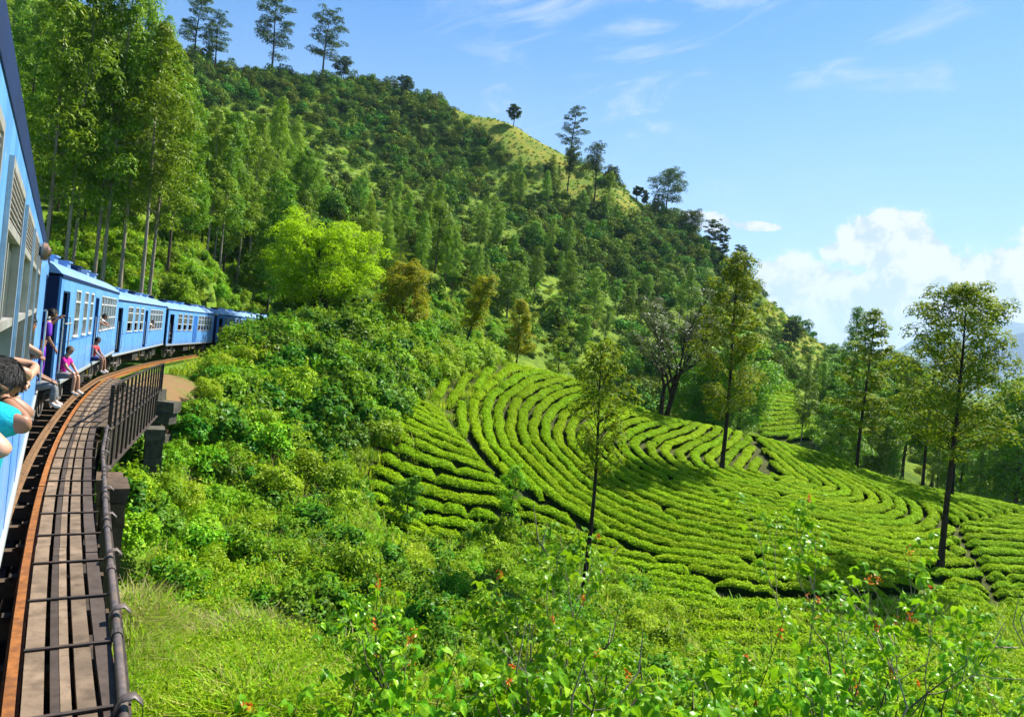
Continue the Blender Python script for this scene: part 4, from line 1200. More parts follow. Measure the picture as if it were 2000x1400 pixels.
# ---- dense shrubs round the bridge piers and along the track side of the hillock
rr = np.random.default_rng(21)
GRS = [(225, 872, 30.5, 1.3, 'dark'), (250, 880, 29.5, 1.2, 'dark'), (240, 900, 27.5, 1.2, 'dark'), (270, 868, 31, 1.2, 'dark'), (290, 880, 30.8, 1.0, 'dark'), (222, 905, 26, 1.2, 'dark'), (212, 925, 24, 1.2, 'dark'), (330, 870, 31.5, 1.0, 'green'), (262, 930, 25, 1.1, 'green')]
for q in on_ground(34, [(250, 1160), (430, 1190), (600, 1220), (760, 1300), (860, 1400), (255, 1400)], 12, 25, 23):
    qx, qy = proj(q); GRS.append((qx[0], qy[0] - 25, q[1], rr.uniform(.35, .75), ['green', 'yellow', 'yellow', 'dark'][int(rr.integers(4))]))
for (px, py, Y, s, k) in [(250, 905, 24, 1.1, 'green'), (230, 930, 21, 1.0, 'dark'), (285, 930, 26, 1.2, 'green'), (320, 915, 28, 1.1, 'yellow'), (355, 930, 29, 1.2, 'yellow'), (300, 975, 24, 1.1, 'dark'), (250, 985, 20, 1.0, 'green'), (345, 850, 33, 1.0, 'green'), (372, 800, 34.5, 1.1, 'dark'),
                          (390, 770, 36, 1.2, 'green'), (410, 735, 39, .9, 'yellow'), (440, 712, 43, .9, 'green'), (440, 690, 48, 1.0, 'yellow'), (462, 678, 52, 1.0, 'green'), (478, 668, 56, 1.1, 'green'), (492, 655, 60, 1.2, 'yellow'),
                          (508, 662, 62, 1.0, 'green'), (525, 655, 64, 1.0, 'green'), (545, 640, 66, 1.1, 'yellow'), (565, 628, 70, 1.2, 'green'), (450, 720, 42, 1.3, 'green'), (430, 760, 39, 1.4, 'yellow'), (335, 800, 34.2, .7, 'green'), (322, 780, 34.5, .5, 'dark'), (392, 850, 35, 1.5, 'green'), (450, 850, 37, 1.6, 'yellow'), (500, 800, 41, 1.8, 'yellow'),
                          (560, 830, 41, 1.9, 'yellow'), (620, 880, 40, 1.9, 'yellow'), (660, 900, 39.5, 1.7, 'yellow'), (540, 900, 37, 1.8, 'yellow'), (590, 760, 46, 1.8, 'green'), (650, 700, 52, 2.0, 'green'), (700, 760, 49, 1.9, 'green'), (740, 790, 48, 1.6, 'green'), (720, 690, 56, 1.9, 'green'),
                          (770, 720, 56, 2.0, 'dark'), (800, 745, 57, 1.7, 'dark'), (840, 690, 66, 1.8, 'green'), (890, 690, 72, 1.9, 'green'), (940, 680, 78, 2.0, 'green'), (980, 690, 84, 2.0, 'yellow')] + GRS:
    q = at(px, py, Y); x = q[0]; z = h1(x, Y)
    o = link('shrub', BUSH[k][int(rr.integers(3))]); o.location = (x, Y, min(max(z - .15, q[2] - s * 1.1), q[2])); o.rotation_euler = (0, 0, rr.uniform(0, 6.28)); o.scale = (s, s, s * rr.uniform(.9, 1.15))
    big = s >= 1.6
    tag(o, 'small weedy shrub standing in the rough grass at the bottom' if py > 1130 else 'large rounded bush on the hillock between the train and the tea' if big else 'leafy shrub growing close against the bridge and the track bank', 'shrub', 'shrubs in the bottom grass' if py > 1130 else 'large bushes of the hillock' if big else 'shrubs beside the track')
# ------------------------------------------------------------------ track and bridge
M_RAIL = solid_mat('rusty_rail', (.25, .092, .020), .5, .35, 9, dirt=(.13, .05, .018), dirt_amt=.7, dscale=5, spec=.4, bump=.15)
M_RAILDARK = solid_mat('dull_rail', (.20, .11, .05), .65, .3, 14, dirt=(.07, .045, .03), dirt_amt=.7, dscale=5, spec=.3, bump=.15)
M_STEEL = solid_mat('dark_bridge_steel', (.035, .027, .023), .7, .35, 5, dirt=(.10, .055, .030), dirt_amt=.45, dscale=3, spec=.3, bump=.15)
M_WOOD = solid_mat('weathered_plank', (.165, .118, .080), .85, .38, 5, dirt=(.07, .05, .036), dirt_amt=.6, dscale=2.5, spec=.2, bump=.3, stretch=(1, 1, 1))
M_WOODDARK = solid_mat('dark_plank', (.062, .046, .038), .85, .3, 5, dirt=(.05, .04, .035), dirt_amt=.6, dscale=2.5, spec=.2, bump=.3)
M_SLEEPER = solid_mat('sleeper_timber', (.095, .068, .046), .9, .3, 6, dirt=(.05, .035, .025), dirt_amt=.7, dscale=3, spec=.15, bump=.3)
M_PIPE = solid_mat('painted_pipe', (.075, .058, .054), .5, .3, 8, dirt=(.16, .10, .06), dirt_amt=.5, dscale=5, spec=.5)
M_STONE = solid_mat('pier_stone', (.10, .068, .046), .9, .4, 4, dirt=(.05, .04, .03), dirt_amt=.7, dscale=2, spec=.2, bump=.5)
M_CONC = solid_mat('mossy_concrete', (.075, .068, .055), .9, .4, 4, dirt=(.05, .055, .03), dirt_amt=.7, dscale=2, spec=.2, bump=.4)

def TD(Y):
    d = Vector(((float(rail_x(Y + .05)) - float(rail_x(Y - .05))) / .1, 1, 0)).normalized()
    return d, Vector((d.y, -d.x, 0))
def TP(Y, off, z):
    d, n = TD(Y); return Vector((float(rail_x(Y)), Y, 0)) + n * off + Vector((0, 0, z + float(track_z(Y))))

def rail_piece(off, Ya, Yb, name, mat, parent, zt=0.0):
    pts = [TP(y, off, zt) for y in np.linspace(Ya, Yb, max(4, int((Yb - Ya) / 1.0)))]
    prof = [(-.036, 0), (.036, 0), (.036, -.035), (.010, -.05), (.010, -.115), (.062, -.125), (.062, -.14), (-.062, -.14), (-.062, -.125), (-.010, -.115), (-.010, -.05), (-.036, -.035)]
    b = MB(); b.sweep(pts, prof); return b.build(name, mat, parent)
trk = tag(empty('railway_track', TP(12, -1.0, 0)), 'rusty curving rails running under the train and across the bridge', 'railway track')
def rel(o):
    o.parent = trk; o.matrix_parent_inverse = Matrix.Translation(-trk.location); return o
for off, Ya, Yb, mt, lab in [(0, .4, 11.18, M_RAIL, 'bright orange outer rail'), (0, 11.24, 104, M_RAIL, None), (-.33, .4, 104, M_RAILDARK, 'dull brown inner rail'), (-2.01, .4, 104, M_RAILDARK, None)]:
    o = rel(rail_piece(off, Ya, Yb, 'rail', mt, None))
    if lab: o['label'] = lab
b = MB(); b.bar(TP(10.9, .03, -.07), TP(11.5, .03, -.07), .03, .09); b.bar(TP(10.9, -.03, -.07), TP(11.5, -.03, -.07), .03, .09)
rel(b.build('fishplate', M_STEEL))

brg = tag(empty('railway_bridge', TP(10, .4, -1)), 'dark steel railway bridge with a plank walkway and black side railing', 'bridge')
def rb(o):
    o.parent = brg; o.matrix_parent_inverse = Matrix.Translation(-brg.location); return o
Ys = [1.0]
k0 = 5.766
Ys = [k0 + .965 * i for i in range(-5, 27)]
rr = np.random.default_rng(31)
for i, Y in enumerate(Ys):
    b = MB(); b.bar(TP(Y, -2.5, -.235), TP(Y, .72, -.235), .13 + rr.uniform(-.01, .01), .17)
    rb(b.build('sleeper', M_SLEEPER))
    for o_ in (-.10, .10):
        b = MB(); b.bar(TP(Y - .05, o_, -.128), TP(Y + .05, o_, -.128), .07, .045); rb(b.build('rail_chair', M_STEEL))
    b = MB(); b.bar(TP(Y, .06, .005), TP(Y, .72, .008), .036, .014); rb(b.build('cross_bar', M_STEEL))
rows = [(.07, .20, M_WOOD, .0), (.235, .292, M_WOODDARK, .4), (.296, .362, M_WOOD, .1), (.395, .510, M_WOOD, .6), (.545, .660, M_WOODDARK, .3)]
for o0, o1, mt, ph in rows:
    y = .6 - ph
    while y < 31.0:
        ye = min(31.2, y + 3.86 + rr.uniform(-.03, .03)); ya = max(y + .012, .4)
        if ye - ya > .4:
            dz = rr.uniform(-.006, .004)
            b = MB(); pts = [TP(q, (o0 + o1) / 2 + rr.uniform(-.003, .003), -.028 + dz) for q in np.linspace(ya, ye, 4)]
            w_ = (o1 - o0) / 2; b.sweep(pts, [(-w_, .022), (w_, .022), (w_, -.03), (-w_, -.03)])
            rb(b.build('plank', mt))
        y = ye
# girders, and a dark plate added below so the plank gaps read black
def girder(off, Ya, Yb, z0, z1, th=.03):
    b = MB(); pts = [TP(y, off, 0) for y in np.linspace(Ya, Yb, 12)]
    b.sweep(pts, [(-th, z1), (th, z1), (th, z0), (-th, z0)])
    b.sweep(pts, [(-.13, z1 + .03), (.13, z1 + .03), (.13, z1 + .002), (-.13, z1 + .002)])
    b.sweep(pts, [(-.14, z0 - .002), (.14, z0 - .002), (.14, z0 - .04), (-.14, z0 - .04)])
    return rb(b.build('girder', M_STEEL))
girder(.60, .4, 31.2, -1.35, -.36); girder(-.33, .4, 31.2, -1.35, -.36); girder(-2.01, .4, 31.2, -1.35, -.36)
b = MB(); b.sweep([TP(y, -.7, -1.43) for y in np.linspace(.4, 31.2, 12)], [(-1.6, .02), (1.25, .02), (1.25, -.02), (-1.6, -.02)]); rb(b.build('plank_gap_backing', M_STEEL))
# cable pipe along the walkway with collars and strap brackets
PIPE = [(2.2, -.86), (3.6, -1.60), (5.034, -2.385), (6.7, -3.34), (8.3, -4.27), (10.03, -5.26), (11.8, -6.25), (14.5, -7.78), (18.0, -9.60)]
def pipe_at(Y):
    return Vector((float(np.interp(Y, [a for a, _ in PIPE], [c for _, c in PIPE])), Y, .03 + float(track_z(Y))))
pd = Vector((-.545, 1, 0)).normalized(); pn = Vector((pd.y, -pd.x, 0))
ac = Acc(); tube(ac, [tuple(pipe_at(y)) for y in np.linspace(2.3, 18, 40)], .034, 10); rb(link('pipe', ac.mesh('pipe', M_PIPE, True)))
Y = 3.35; i = 0
while Y < 17.5:
    c = pipe_at(Y)
    b = MB(); b.cyl(c - pd * .06, c + pd * .06, .046, 10); rb(b.build('collar', M_PIPE))
    q = pipe_at(Y + .32)
    ac = Acc(); arc = [q - pn * .055 + Vector((0, 0, -.16)), q - pn * .058, q - pn * .02 + Vector((0, 0, .085)), q + pn * .06 + Vector((0, 0, .10)), q + pn * .115 + Vector((0, 0, .04)), q + pn * .13 + Vector((0, 0, -.25))]
    arc = [tuple(a) for a in arc]; V = []
    for a in arc: V += [np.array(a) - np.array(pd) * .05, np.array(a) + np.array(pd) * .05]
    for a in arc: V += [np.array(a) - np.array(pd) * .05 + np.array([0, 0, .012]), np.array(a) + np.array(pd) * .05 + np.array([0, 0, .012])]
    n2 = len(arc) * 2; Qs = []
    for j in range(len(arc) - 1):
        a0 = 2 * j; Qs += [(a0, a0 + 1, a0 + 3, a0 + 2), (n2 + a0 + 2, n2 + a0 + 3, n2 + a0 + 1, n2 + a0), (a0, a0 + 2, n2 + a0 + 2, n2 + a0), (a0 + 1, n2 + a0 + 1, n2 + a0 + 3, a0 + 3)]
    ac.add(V, Qs); rb(link('bracket', ac.mesh('bracket', M_PIPE)))
    Y += 1.5 if i else 1.35; i += 1
# outer girder web beside the pipe, with posts
b = MB(); pts = [pipe_at(y) + pn * .06 for y in np.linspace(2.3, 18, 14)]
b.sweep(pts, [(-.015, -.12), (.015, -.12), (.015, -.42), (-.015, -.42)]); rb(b.build('side_girder', M_STEEL))
# the farther span: railing on the girder side
A_, B_ = Vector((-9.66, 18.05, 0)), Vector((-14.45, 30.8, 0))
def ST(t, o=0.0, z=0.0):
    p = A_.lerp(B_, t); d = (B_ - A_).normalized(); n = Vector((d.y, -d.x, 0))
    return p + n * o + Vector((0, 0, z - .14 - .22 * t))
b = MB(); b.bar(ST(0, .02, -.15), ST(1, .02, -.15), .12, .05); b.bar(ST(0, 0, -.65), ST(.93, 0, -.65), .02, .95); b.bar(ST(0, .04, -1.13), ST(.93, .04, -1.13), .20, .05)
rb(b.build('side_girder', M_STEEL))
pts = [ST(t, .07, 1.0 - .10 * (2 * t - 1) ** 2 * .4) for t in np.linspace(0, 1, 12)]
b = MB()
for p, q in zip(pts[:-1], pts[1:]): b.bar(p, q, .05, .045)
rb(b.build('handrail', M_STEEL))
NP = 16
for i in range(NP):
    t = i / (NP - 1)
    b = MB(); b.bar(ST(t, .075, -1.1 if t < .93 else -.2), ST(t, .075, .97), .055 if i not in (0, NP - 1) else .09, .055, up=tuple(B_ - A_))
    rb(b.build('post', M_STEEL))
for zz in (.35, .68):
    b = MB(); b.bar(ST(0, .05, zz), ST(1, .05, zz), .022, .022); rb(b.build('mid_rail', M_STEEL))
b = MB(); b.sweep([ST(t, -.45, -.06) for t in np.linspace(0, 1, 8)], [(-.42, .02), (.42, .02), (.42, -.02), (-.42, -.02)]); rb(b.build('deck_plate', M_SLEEPER))

def stone_block(b, c, d, n, w, l, z0, z1, r, jit=.02):
    V = []
    for z in (z0, z1):
        for (i, j) in ((-1, -1), (1, -1), (1, 1), (-1, 1)):
            V.append(Vector(c) + d * (i * l / 2 + r.uniform(-jit, jit)) + n * (j * w / 2 + r.uniform(-jit, jit)) + Vector((0, 0, z + r.uniform(-jit, jit) * .6)))
    b.raw(V, [(0, 3, 2, 1), (4, 5, 6, 7), (0, 1, 5, 4), (1, 2, 6, 5), (2, 3, 7, 6), (3, 0, 4, 7)])
def pier(Y, x, w, l, ztop, label, mat, zbot=-6.6, course=.45):
    p = Vector((x, Y, 0)); e = tag(empty('bridge_pier', (x, Y, ztop)), label, 'pier', 'piers of the bridge')
    z = ztop; first = True
    while z > zbot:
        h = course * (.55 if first else rr.uniform(.85, 1.1)); b = MB()
        stone_block(b, (0, 0, 0), pd, pn, w * (1.12 if first else 1), l * (1.08 if first else 1), z - h - ztop + .012, z - ztop, rr)
        o = b.build('stone', mat, e); z -= h; first = False
pier(12.15, -6.26, .34, .8, -.12, 'nearer weathered stone pier top beside the strapped pipe', M_STONE)
pier(5.0, -2.26, .22, .6, -.2, 'nearest stone pier, its corner just showing at the bottom edge', M_STONE)
pier(17.6, -9.2, .5, .9, -1.25, 'stone pier under the start of the black railing', M_STONE)
q = at(308, 838, 29.5)
pier(29.5, q[0] - .1, .62, 1.0, q[2] + .05, 'grey concrete pier with a rounded cap under the far end of the girder', M_CONC, course=.8)
q = at(350, 785, 33.5)
e = tag(empty('bridge_abutment', (q[0] - 1.5, 33.4, -.75)), 'mossy stone abutment wall where the bridge meets the bank', 'abutment')
for c_ in range(5):
    xo = -2.6
    while xo < .75:
        wd = rr.uniform(.6, 1.0); b = MB()
        stone_block(b, (xo + wd / 2, .12 * rr.uniform(-1, 1) * .3 - .15 * c_ * .3, 0), Vector((1, 0, 0)), Vector((0, 1, 0)), .7, wd - .02, -.5 * (c_ + 1) + .015, -.5 * c_, rr)
        b.build('stone', M_CONC, e); xo += wd
# ------------------------------------------------------------------ the train
def paint(name, c, rough=.32, grime=.35):
    return solid_mat(name, c, rough, .06, 1.2, dirt=tuple(x * .55 + .03 for x in c), dirt_amt=grime, dscale=.9, spec=.5, coat=.25, stretch=(.35, 1, 1.0))
M_BLUE = paint('light_blue_paint', (.115, .36, .82))
def car_paint(name, c):
    m, t, b, out = new_mat(name)
    tc = t.node('ShaderNodeTexCoord').outputs['Object']
    sp_ = t.node('ShaderNodeSeparateXYZ'); t.L.new(tc, sp_.inputs[0])
    v1 = t.comb(t.m('MULTIPLY', sp_.outputs[0], 3.2), sp_.outputs[1], t.m('MULTIPLY', sp_.outputs[2], .30))
    st = t.noise(v1, 1.6, 6, .65); big = t.noise(tc, .8, 4, .6); fine = t.noise(tc, 9.0, 4, .7)
    col = t.mix(t.ramp(st, .30, .72), tuple(x * .80 for x in c), (c[0] * 1.35, c[1] * 1.12, min(.95, c[2] * 1.05)))
    col = t.mix(t.m('MULTIPLY', t.ramp(fine, .63, .70), t.ramp(big, .46, .60)), col, (.55, .62, .70))
    low = t.ramp(t.m('ADD', sp_.outputs[2], t.m('MULTIPLY', st, .5)), 1.75, 1.05)
    col = t.mix(t.m('MULTIPLY', low, .45), col, (.17, .16, .15))
    rust = t.m('MULTIPLY', t.ramp(t.noise(v1, 2.6, 5, .7), .60, .70), .5)
    col = t.mix(rust, col, (.13, .17, .24))
    t.L.new(col, b.inputs['Base Color']); t.put(b.inputs['Roughness'], t.m('ADD', .26, t.m('MULTIPLY', st, .25)))
    b.inputs['Coat Weight'].default_value = .2
    bp = t.node('ShaderNodeBump'); bp.inputs['Strength'].default_value = .25; bp.inputs['Distance'].default_value = .02
    t.L.new(big, bp.inputs['Height']); t.L.new(bp.outputs[0], b.inputs['Normal'])
    return m
M_BLUE = car_paint('light_blue_paint', (.115, .36, .82))
M_NAVY = solid_mat('navy_paint', (.005, .018, .075), .55, .15, 3, spec=.25)
M_ALUW = solid_mat('pale_window_frame', (.62, .62, .60), .5, .1, 6, spec=.4, dirt=(.35, .33, .30), dirt_amt=.4)
M_VOID = solid_mat('dark_vestibule', (.014, .013, .012), .8, .2, 3, spec=.1)
M_DOORB = paint('door_blue_paint', (.035, .17, .56))
M_ROOF = solid_mat('roof_paint', (.17, .32, .60), .38, .15, 1.5, dirt=(.38, .42, .48), dirt_amt=.5, dscale=.8, stretch=(.4, 1, 1))
M_GREY = solid_mat('skirt_grey', (.34, .36, .36), .5, .15, 2, dirt=(.15, .13, .11), dirt_amt=.5)
M_ALU = solid_mat('window_metal', (.42, .40, .38), .42, .15, 6, metal=.35, dirt=(.22, .19, .16), dirt_amt=.5)
M_DARK = solid_mat('underframe_black', (.022, .019, .017), .7, .3, 5, dirt=(.075, .055, .04), dirt_amt=.5)
M_IRON = solid_mat('brake_iron', (.14, .12, .105), .6, .3, 8, dirt=(.05, .04, .03), dirt_amt=.6)
M_YELLOW = solid_mat('yellow_paint', (.55, .38, .03), .5, .2, 6, dirt=(.1, .07, .03), dirt_amt=.4)
M_INT = solid_mat('carriage_interior', (.085, .085, .075), .7, .2, 3)
M_SEAT = solid_mat('seat_vinyl', (.05, .09, .13), .6, .2, 3)
M_LAMP = solid_mat('lamp_bronze', (.20, .12, .08), .35, .2, 12, metal=.5)
def glass(name, c, tr):
    m, t, b, out = new_mat(name)
    b.inputs['Base Color'].default_value = (*c, 1); b.inputs['Roughness'].default_value = .06; b.inputs['Specular IOR Level'].default_value = .7
    tp = t.node('ShaderNodeBsdfTransparent'); mx = t.node('ShaderNodeMixShader'); mx.inputs[0].default_value = tr
    t.L.new(b.outputs[0], mx.inputs[1]); t.L.new(tp.outputs[0], mx.inputs[2]); t.L.new(mx.outputs[0], out.inputs[0]); return m
M_GLASS = glass('dusty_glass', (.15, .18, .165), .30)
M_GLASSD = glass('dark_glass', (.10, .12, .12), .35)

ZB, ZF, ZW0, ZW1, ZT, ZG = .92, 1.05, 2.02, 3.28, 3.52, 3.58
WID = 2.8
def wall(b, L, openings, y0, y1):
    xs = sorted(set([0, L] + [o[0] for o in openings] + [o[1] for o in openings]))
    for a, c in zip(xs[:-1], xs[1:]):
        op = [o for o in openings if o[0] <= a + 1e-6 and o[1] >= c - 1e-6]
        if not op: b.box(a, c, y0, y1, 1.0, ZT)
        else:
            o = op[0]
            if o[2] > 1.0: b.box(a, c, y0, y1, 1.0, o[2])
            if o[3] < ZT: b.box(a, c, y0, y1, o[3], ZT)

def carriage(label, p0, p1, z0, wins, doors, near=False, closed=(), detail=True):
    p0 = Vector((*p0, z0)); p1 = Vector((*p1, z0)); L = (p1 - p0).length
    d = (p1 - p0).normalized()
    e = empty('train_carriage', p0, math.atan2(d.y, d.x)); tag(e, label, 'train carriage', 'carriages of the blue train')
    ops = [(a, c, ZW0, ZW1) for a, c in wins] + [(a, c, ZF, 3.16) for a, c in doors]
    b = MB(); wall(b, L, ops, 0, .05)
    wall(b, L, [(a, c, ZW0, ZW1) for a, c in wins], WID - .05, WID)
    b.box(0.05, L - .05, .05, WID - .05, ZT - .06, ZT - .01)
    b.build('body', M_BLUE, e)
    b = MB(); b.box(-.002, .05, .05, WID - .05, 1.0, ZT); b.build('end_wall', M_NAVY, e); b = MB(); b.box(L - .05, L + .002, .05, WID - .05, 1.0, ZT); b.build('end_wall', M_NAVY, e)
    b = MB(); b.box(.05, L - .05, .05, WID - .05, ZF - .06, ZF)
    b.box(.06, L - .06, 1.38, 1.42, 1.06, 1.95)
    b.build('interior', M_INT, e)
    b = MB()
    for a, c in doors: b.box(a - .06, a - .02, .05, 1.3, ZF + .002, 3.4); b.box(c + .02, c + .06, .05, 1.3, ZF + .002, 3.4); b.box(a - .02, c + .02, 1.26, 1.3, ZF + .002, 3.4)
    b.build('vestibule', M_VOID, e)
    g = MB()
    xs_ = sorted([w_[0] - .12 for w_ in wins] + [w_[1] + .12 for w_ in wins])
    for x in xs_[::2]: g.box(x - .006, x + .006, -.004, -.0005, 1.0, 2.0)
    g.box(.02, doors[0][0] - .05, -.005, -.0005, 1.93, 1.955); g.box(doors[0][1] + .05, L - .02, -.005, -.0005, 1.93, 1.955) if len(doors) == 1 else g.box(doors[0][1] + .05, doors[1][0] - .05, -.005, -.0005, 1.93, 1.955)
    g.build('panel_seam', M_DOORB, e)
    b = MB(); b.box(-.01, L + .01, -.025, .06, ZB, 1.0); b.build('skirt', M_GREY, e)
    # roof: shallow arch
    n = 14; prof = [(-.001 + (WID + .002) * i / n, ZG + .50 * math.sin(math.pi * i / n) ** .62) for i in range(n + 1)]
    b = MB(); V = [(x, y, z) for x in (-.05, L + .05) for y, z in prof]; m = n + 1
    b.raw(V, [(i, m + i, m + i + 1, i + 1) for i in range(n)] + [tuple(range(m)), tuple(range(2 * m - 1, m - 1, -1))]); b.build('roof', M_ROOF, e)
    b = MB(); b.box(-.05, L + .05, -.006 if near else -.02, -.002, ZT - (.09 if near else .03), ZG - .003); b.build('gutter', M_NAVY, e)
    for i in range(int(L // 2.6)):
        x = 1.4 + 2.6 * i; b = MB(); b.box(x, x + .7, .75, 1.15, 3.98, 4.16); b.box(x - .05, x + .75, .70, 1.20, 4.165, 4.20); b.build('roof_vent', M_ROOF if i % 3 else M_NAVY, e)
    # windows
    for a, c in wins:
        f = MB(); t = .035; y0, y1 = -.018, .062
        f.box(a, a + t, y0, y1, ZW0, ZW1); f.box(c - t, c, y0, y1, ZW0, ZW1); f.box(a + t, c - t, y0, y1, ZW1 - t, ZW1); f.box(a + t, c - t, y0 - .02, y1, ZW0, ZW0 + t)
        za, zb = (2.62, 3.03) if near else (2.50, 2.97)
        f.box(a + t, c - t, y0 + .004, y1 - .004, za - .02, za + .02); f.box(a + t, c - t, y0 + .004, y1 - .004, zb - .02, zb + .02)
        if not near and c - a > .85: f.box((a + c) / 2 - .015, (a + c) / 2 + .015, .0, .05, zb + .02, ZW1 - t)
        wo = f.build('window', M_ALU if near else M_ALUW, e)
        g = MB(); g.box(a + t, c - t, .018, .024, za + .02, zb - .02); g.build('pane', M_GLASS, wo)
        if near:
            for i in range(7):
                z = zb + .035 + i * .027; g = MB()
                g.raw([(a + t, -.012, z), (c - t, -.012, z), (c - t, .03, z + .020), (a + t, .03, z + .020), (a + t, -.012, z + .006), (c - t, -.012, z + .006), (c - t, .03, z + .026), (a + t, .03, z + .026)],
                      [(0, 3, 2, 1), (4, 5, 6, 7), (0, 1, 5, 4), (1, 2, 6, 5), (2, 3, 7, 6), (3, 0, 4, 7)]); g.build('slat', M_ALU, wo)
            g = MB(); g.box((a + c) / 2 - .02, (a + c) / 2 + .02, .005, .045, za + .02, zb - .02); g.build('glazing_bar', M_ALU, wo)
        else:
            g = MB(); g.box(a + t, c - t, .018, .024, zb + .02, ZW1 - t); g.build('pane', M_GLASSD, wo)
    # doors: a blue leaf folded inwards, grab rails, footsteps
    for i, (a, c) in enumerate(doors):
        f = MB()
        if (a, c) in closed: f.box(a + .02, c - .02, .015, .045, ZF + .01, 3.14); f.box(a + .1, c - .1, .006, .014, 1.3, 2.0)
        else:
            f.box(a + .01, a + .05, .06, .60, ZF + .01, 3.14)
        do = f.build('door', M_DOORB, e)
        f = MB(); f.box(a - .03, a, -.012, .06, ZF, 3.2); f.box(c, c + .03, -.012, .06, ZF, 3.2); f.box(a, c, -.012, .06, 3.165, 3.2); f.build('door_frame', M_NAVY if i == 0 else M_DOORB, e)
        for x in (a - .07, c + .07):
            g = MB(); g.cyl((x, -.06, 1.25), (x, -.06, 2.55), .016, 8); g.bar((x, -.06, 1.25), (x, .01, 1.25), .02, .02); g.bar((x, -.06, 2.55), (x, .01, 2.55), .02, .02); g.build('grab_rail', M_ALU, e)
        g = MB(); g.box(a, c, -.02, .16, .55, .58); g.box(a + .02, a + .05, 0, .03, .58, .92); g.box(c - .05, c - .02, 0, .03, .58, .92); g.build('footstep', M_IRON, e)
    g = MB()
    for x in np.arange(1.6, L - 1.6, 1.55):
        for y in (.12, 1.75): g.box(x, x + .12, y, y + .9, 1.48, 2.1); g.box(x - .4, x, y, y + .9, 1.40, 1.5)
    g.build('seats', M_SEAT, e)
    # underneath
    g = MB(); g.box(.3, L - .3, .35, WID - .35, .80, .985); g.box(L * .36, L * .46, .12, .8, .42, .80); g.box(L * .54, L * .6, .12, .7, .5, .80); g.cyl((L * .48, .5, .62), (L * .53, .5, .62), .17, 10); g.build('underframe', M_DARK, e)
    g = MB(); g.box(L * .485, L * .489, .10, .13, .45, .92); g.build('marker_post', M_YELLOW, e)
    for bx in (L * .16, L * .84):
        g = MB()
        for y in (.32, WID - .42): g.box(bx - 1.5, bx + 1.5, y, y + .1, .50, .66); g.box(bx - .35, bx + .35, y - .06, y + .12, .40, .78)
        g.box(bx - .2, bx + .2, .4, WID - .4, .55, .75)
        bo = g.build('bogie', M_DARK, e)
        for wx in (-.95, .95):
            for y in (.44, WID - .56):
                g = MB(); g.cyl((bx + wx, y, .455), (bx + wx, y + .12, .455), .45, 20); g.cyl((bx + wx, y - .03, .455), (bx + wx, y, .455), .36, 20, .30); g.build('wheel', M_IRON, bo)
            g = MB(); g.cyl((bx + wx, .22, .455), (bx + wx, .34, .455), .11, 10); g.box(bx + wx - .13, bx + wx + .13, .24, .36, .36, .60); g.build('axle_box', M_IRON, bo)
        g = MB()
        for k in range(4):
            z = .44 + k * .07
            for s in (-1, 1): g.cyl((bx + s * .22, .27, z), (bx + s * .22, .27, z + .045), .085, 10)
        g.build('spring', M_IRON, bo)
        g = MB(); g.bar((bx - .5, .2, .35), (bx - .5, .2, .85), .05, .05); g.bar((bx + .5, .2, .35), (bx + .5, .2, .85), .05, .05); g.bar((bx - .5, .2, .35), (bx + .5, .2, .35), .04, .04); g.build('brake_hanger', M_IRON, bo)
    # gangway bellows at the far end
    g = MB()
    for k in range(5): g.box(L + .02 + .24 * k, L + .14 + .24 * k, .75 - .03 * (k % 2), WID - .75 + .03 * (k % 2), 1.1, 3.3)
    g.build('gangway', M_DARK, e)
    g = MB(); g.box(L + .0, L + .06, .35, .5, .62, .98); g.cyl((L + .06, .42, .85), (L + .45, .42, .85), .05, 8); g.cyl((L + .45, .42, .85), (L + .49, .42, .85), .17, 12); g.build('buffer', M_DARK, e)
    return e, L

KN = 1 / .851
def NX(Y): return (Y + 1.0) * KN
CARS = []
C1 = carriage('nearest blue carriage filling the left edge, with louvred windows and a round side lamp', (.383, -1.0), (-9.74, 15.4), 0.0,
              [(NX(a), NX(b_)) for a, b_ in [(-.3, .7), (1.25, 2.3), (2.80, 3.82), (4.25, 5.32), (5.70, 6.78), (7.15, 8.25)]], [(NX(13.25), NX(14.55))], near=True)
W3 = [(2.6, 3.65), (4.15, 5.2), (5.7, 6.75)]
def W5(L, x0, n, wd=.92, gap=.16): return [(x0 + i * (wd + gap), x0 + i * (wd + gap) + wd) for i in range(n)]
C2 = carriage('second blue carriage, with a passenger seated in its front doorway', (-10.55, 17.2), (-17.55, 32.8), -.20, [(2.7, 3.7), (4.6, 5.5), (6.2, 7.0)] + W5(17, 9.6, 6, .88, .22), [(.45, 1.5), (7.75, 8.75)])
C3 = carriage('third blue carriage, standing on the end of the bridge', (-18.25, 34.0), (-24.2, 51.5), -.48, [(3.2, 4.7), (5.4, 6.6), (7.2, 8.4)] + W5(18, 11.0, 5, .98, .22), [(.6, 1.7), (9.0, 10.0)])
C4 = carriage('fourth blue carriage, just past the brown bare earth', (-24.6, 52.8), (-27.7, 68.5), -.60, [(2.8, 4.0), (4.5, 5.7), (6.2, 7.4)] + W5(16, 9.6, 5, .95, .2), [(.5, 1.6), (8.0, 9.1)], closed=((8.0, 9.1),))
C5 = carriage('fifth blue carriage, its lower half hidden by the shrubby hillock', (-27.9, 69.8), (-29.4, 86.0), -.58, W5(16, 2.4, 10, .9, .36), [(.5, 1.6)])
C6 = carriage('last visible blue carriage, almost lost behind the shrubs', (-29.5, 87.3), (-29.2, 104.0), -.52, W5(16, 2.4, 10, .9, .36), [(.5, 1.6)])
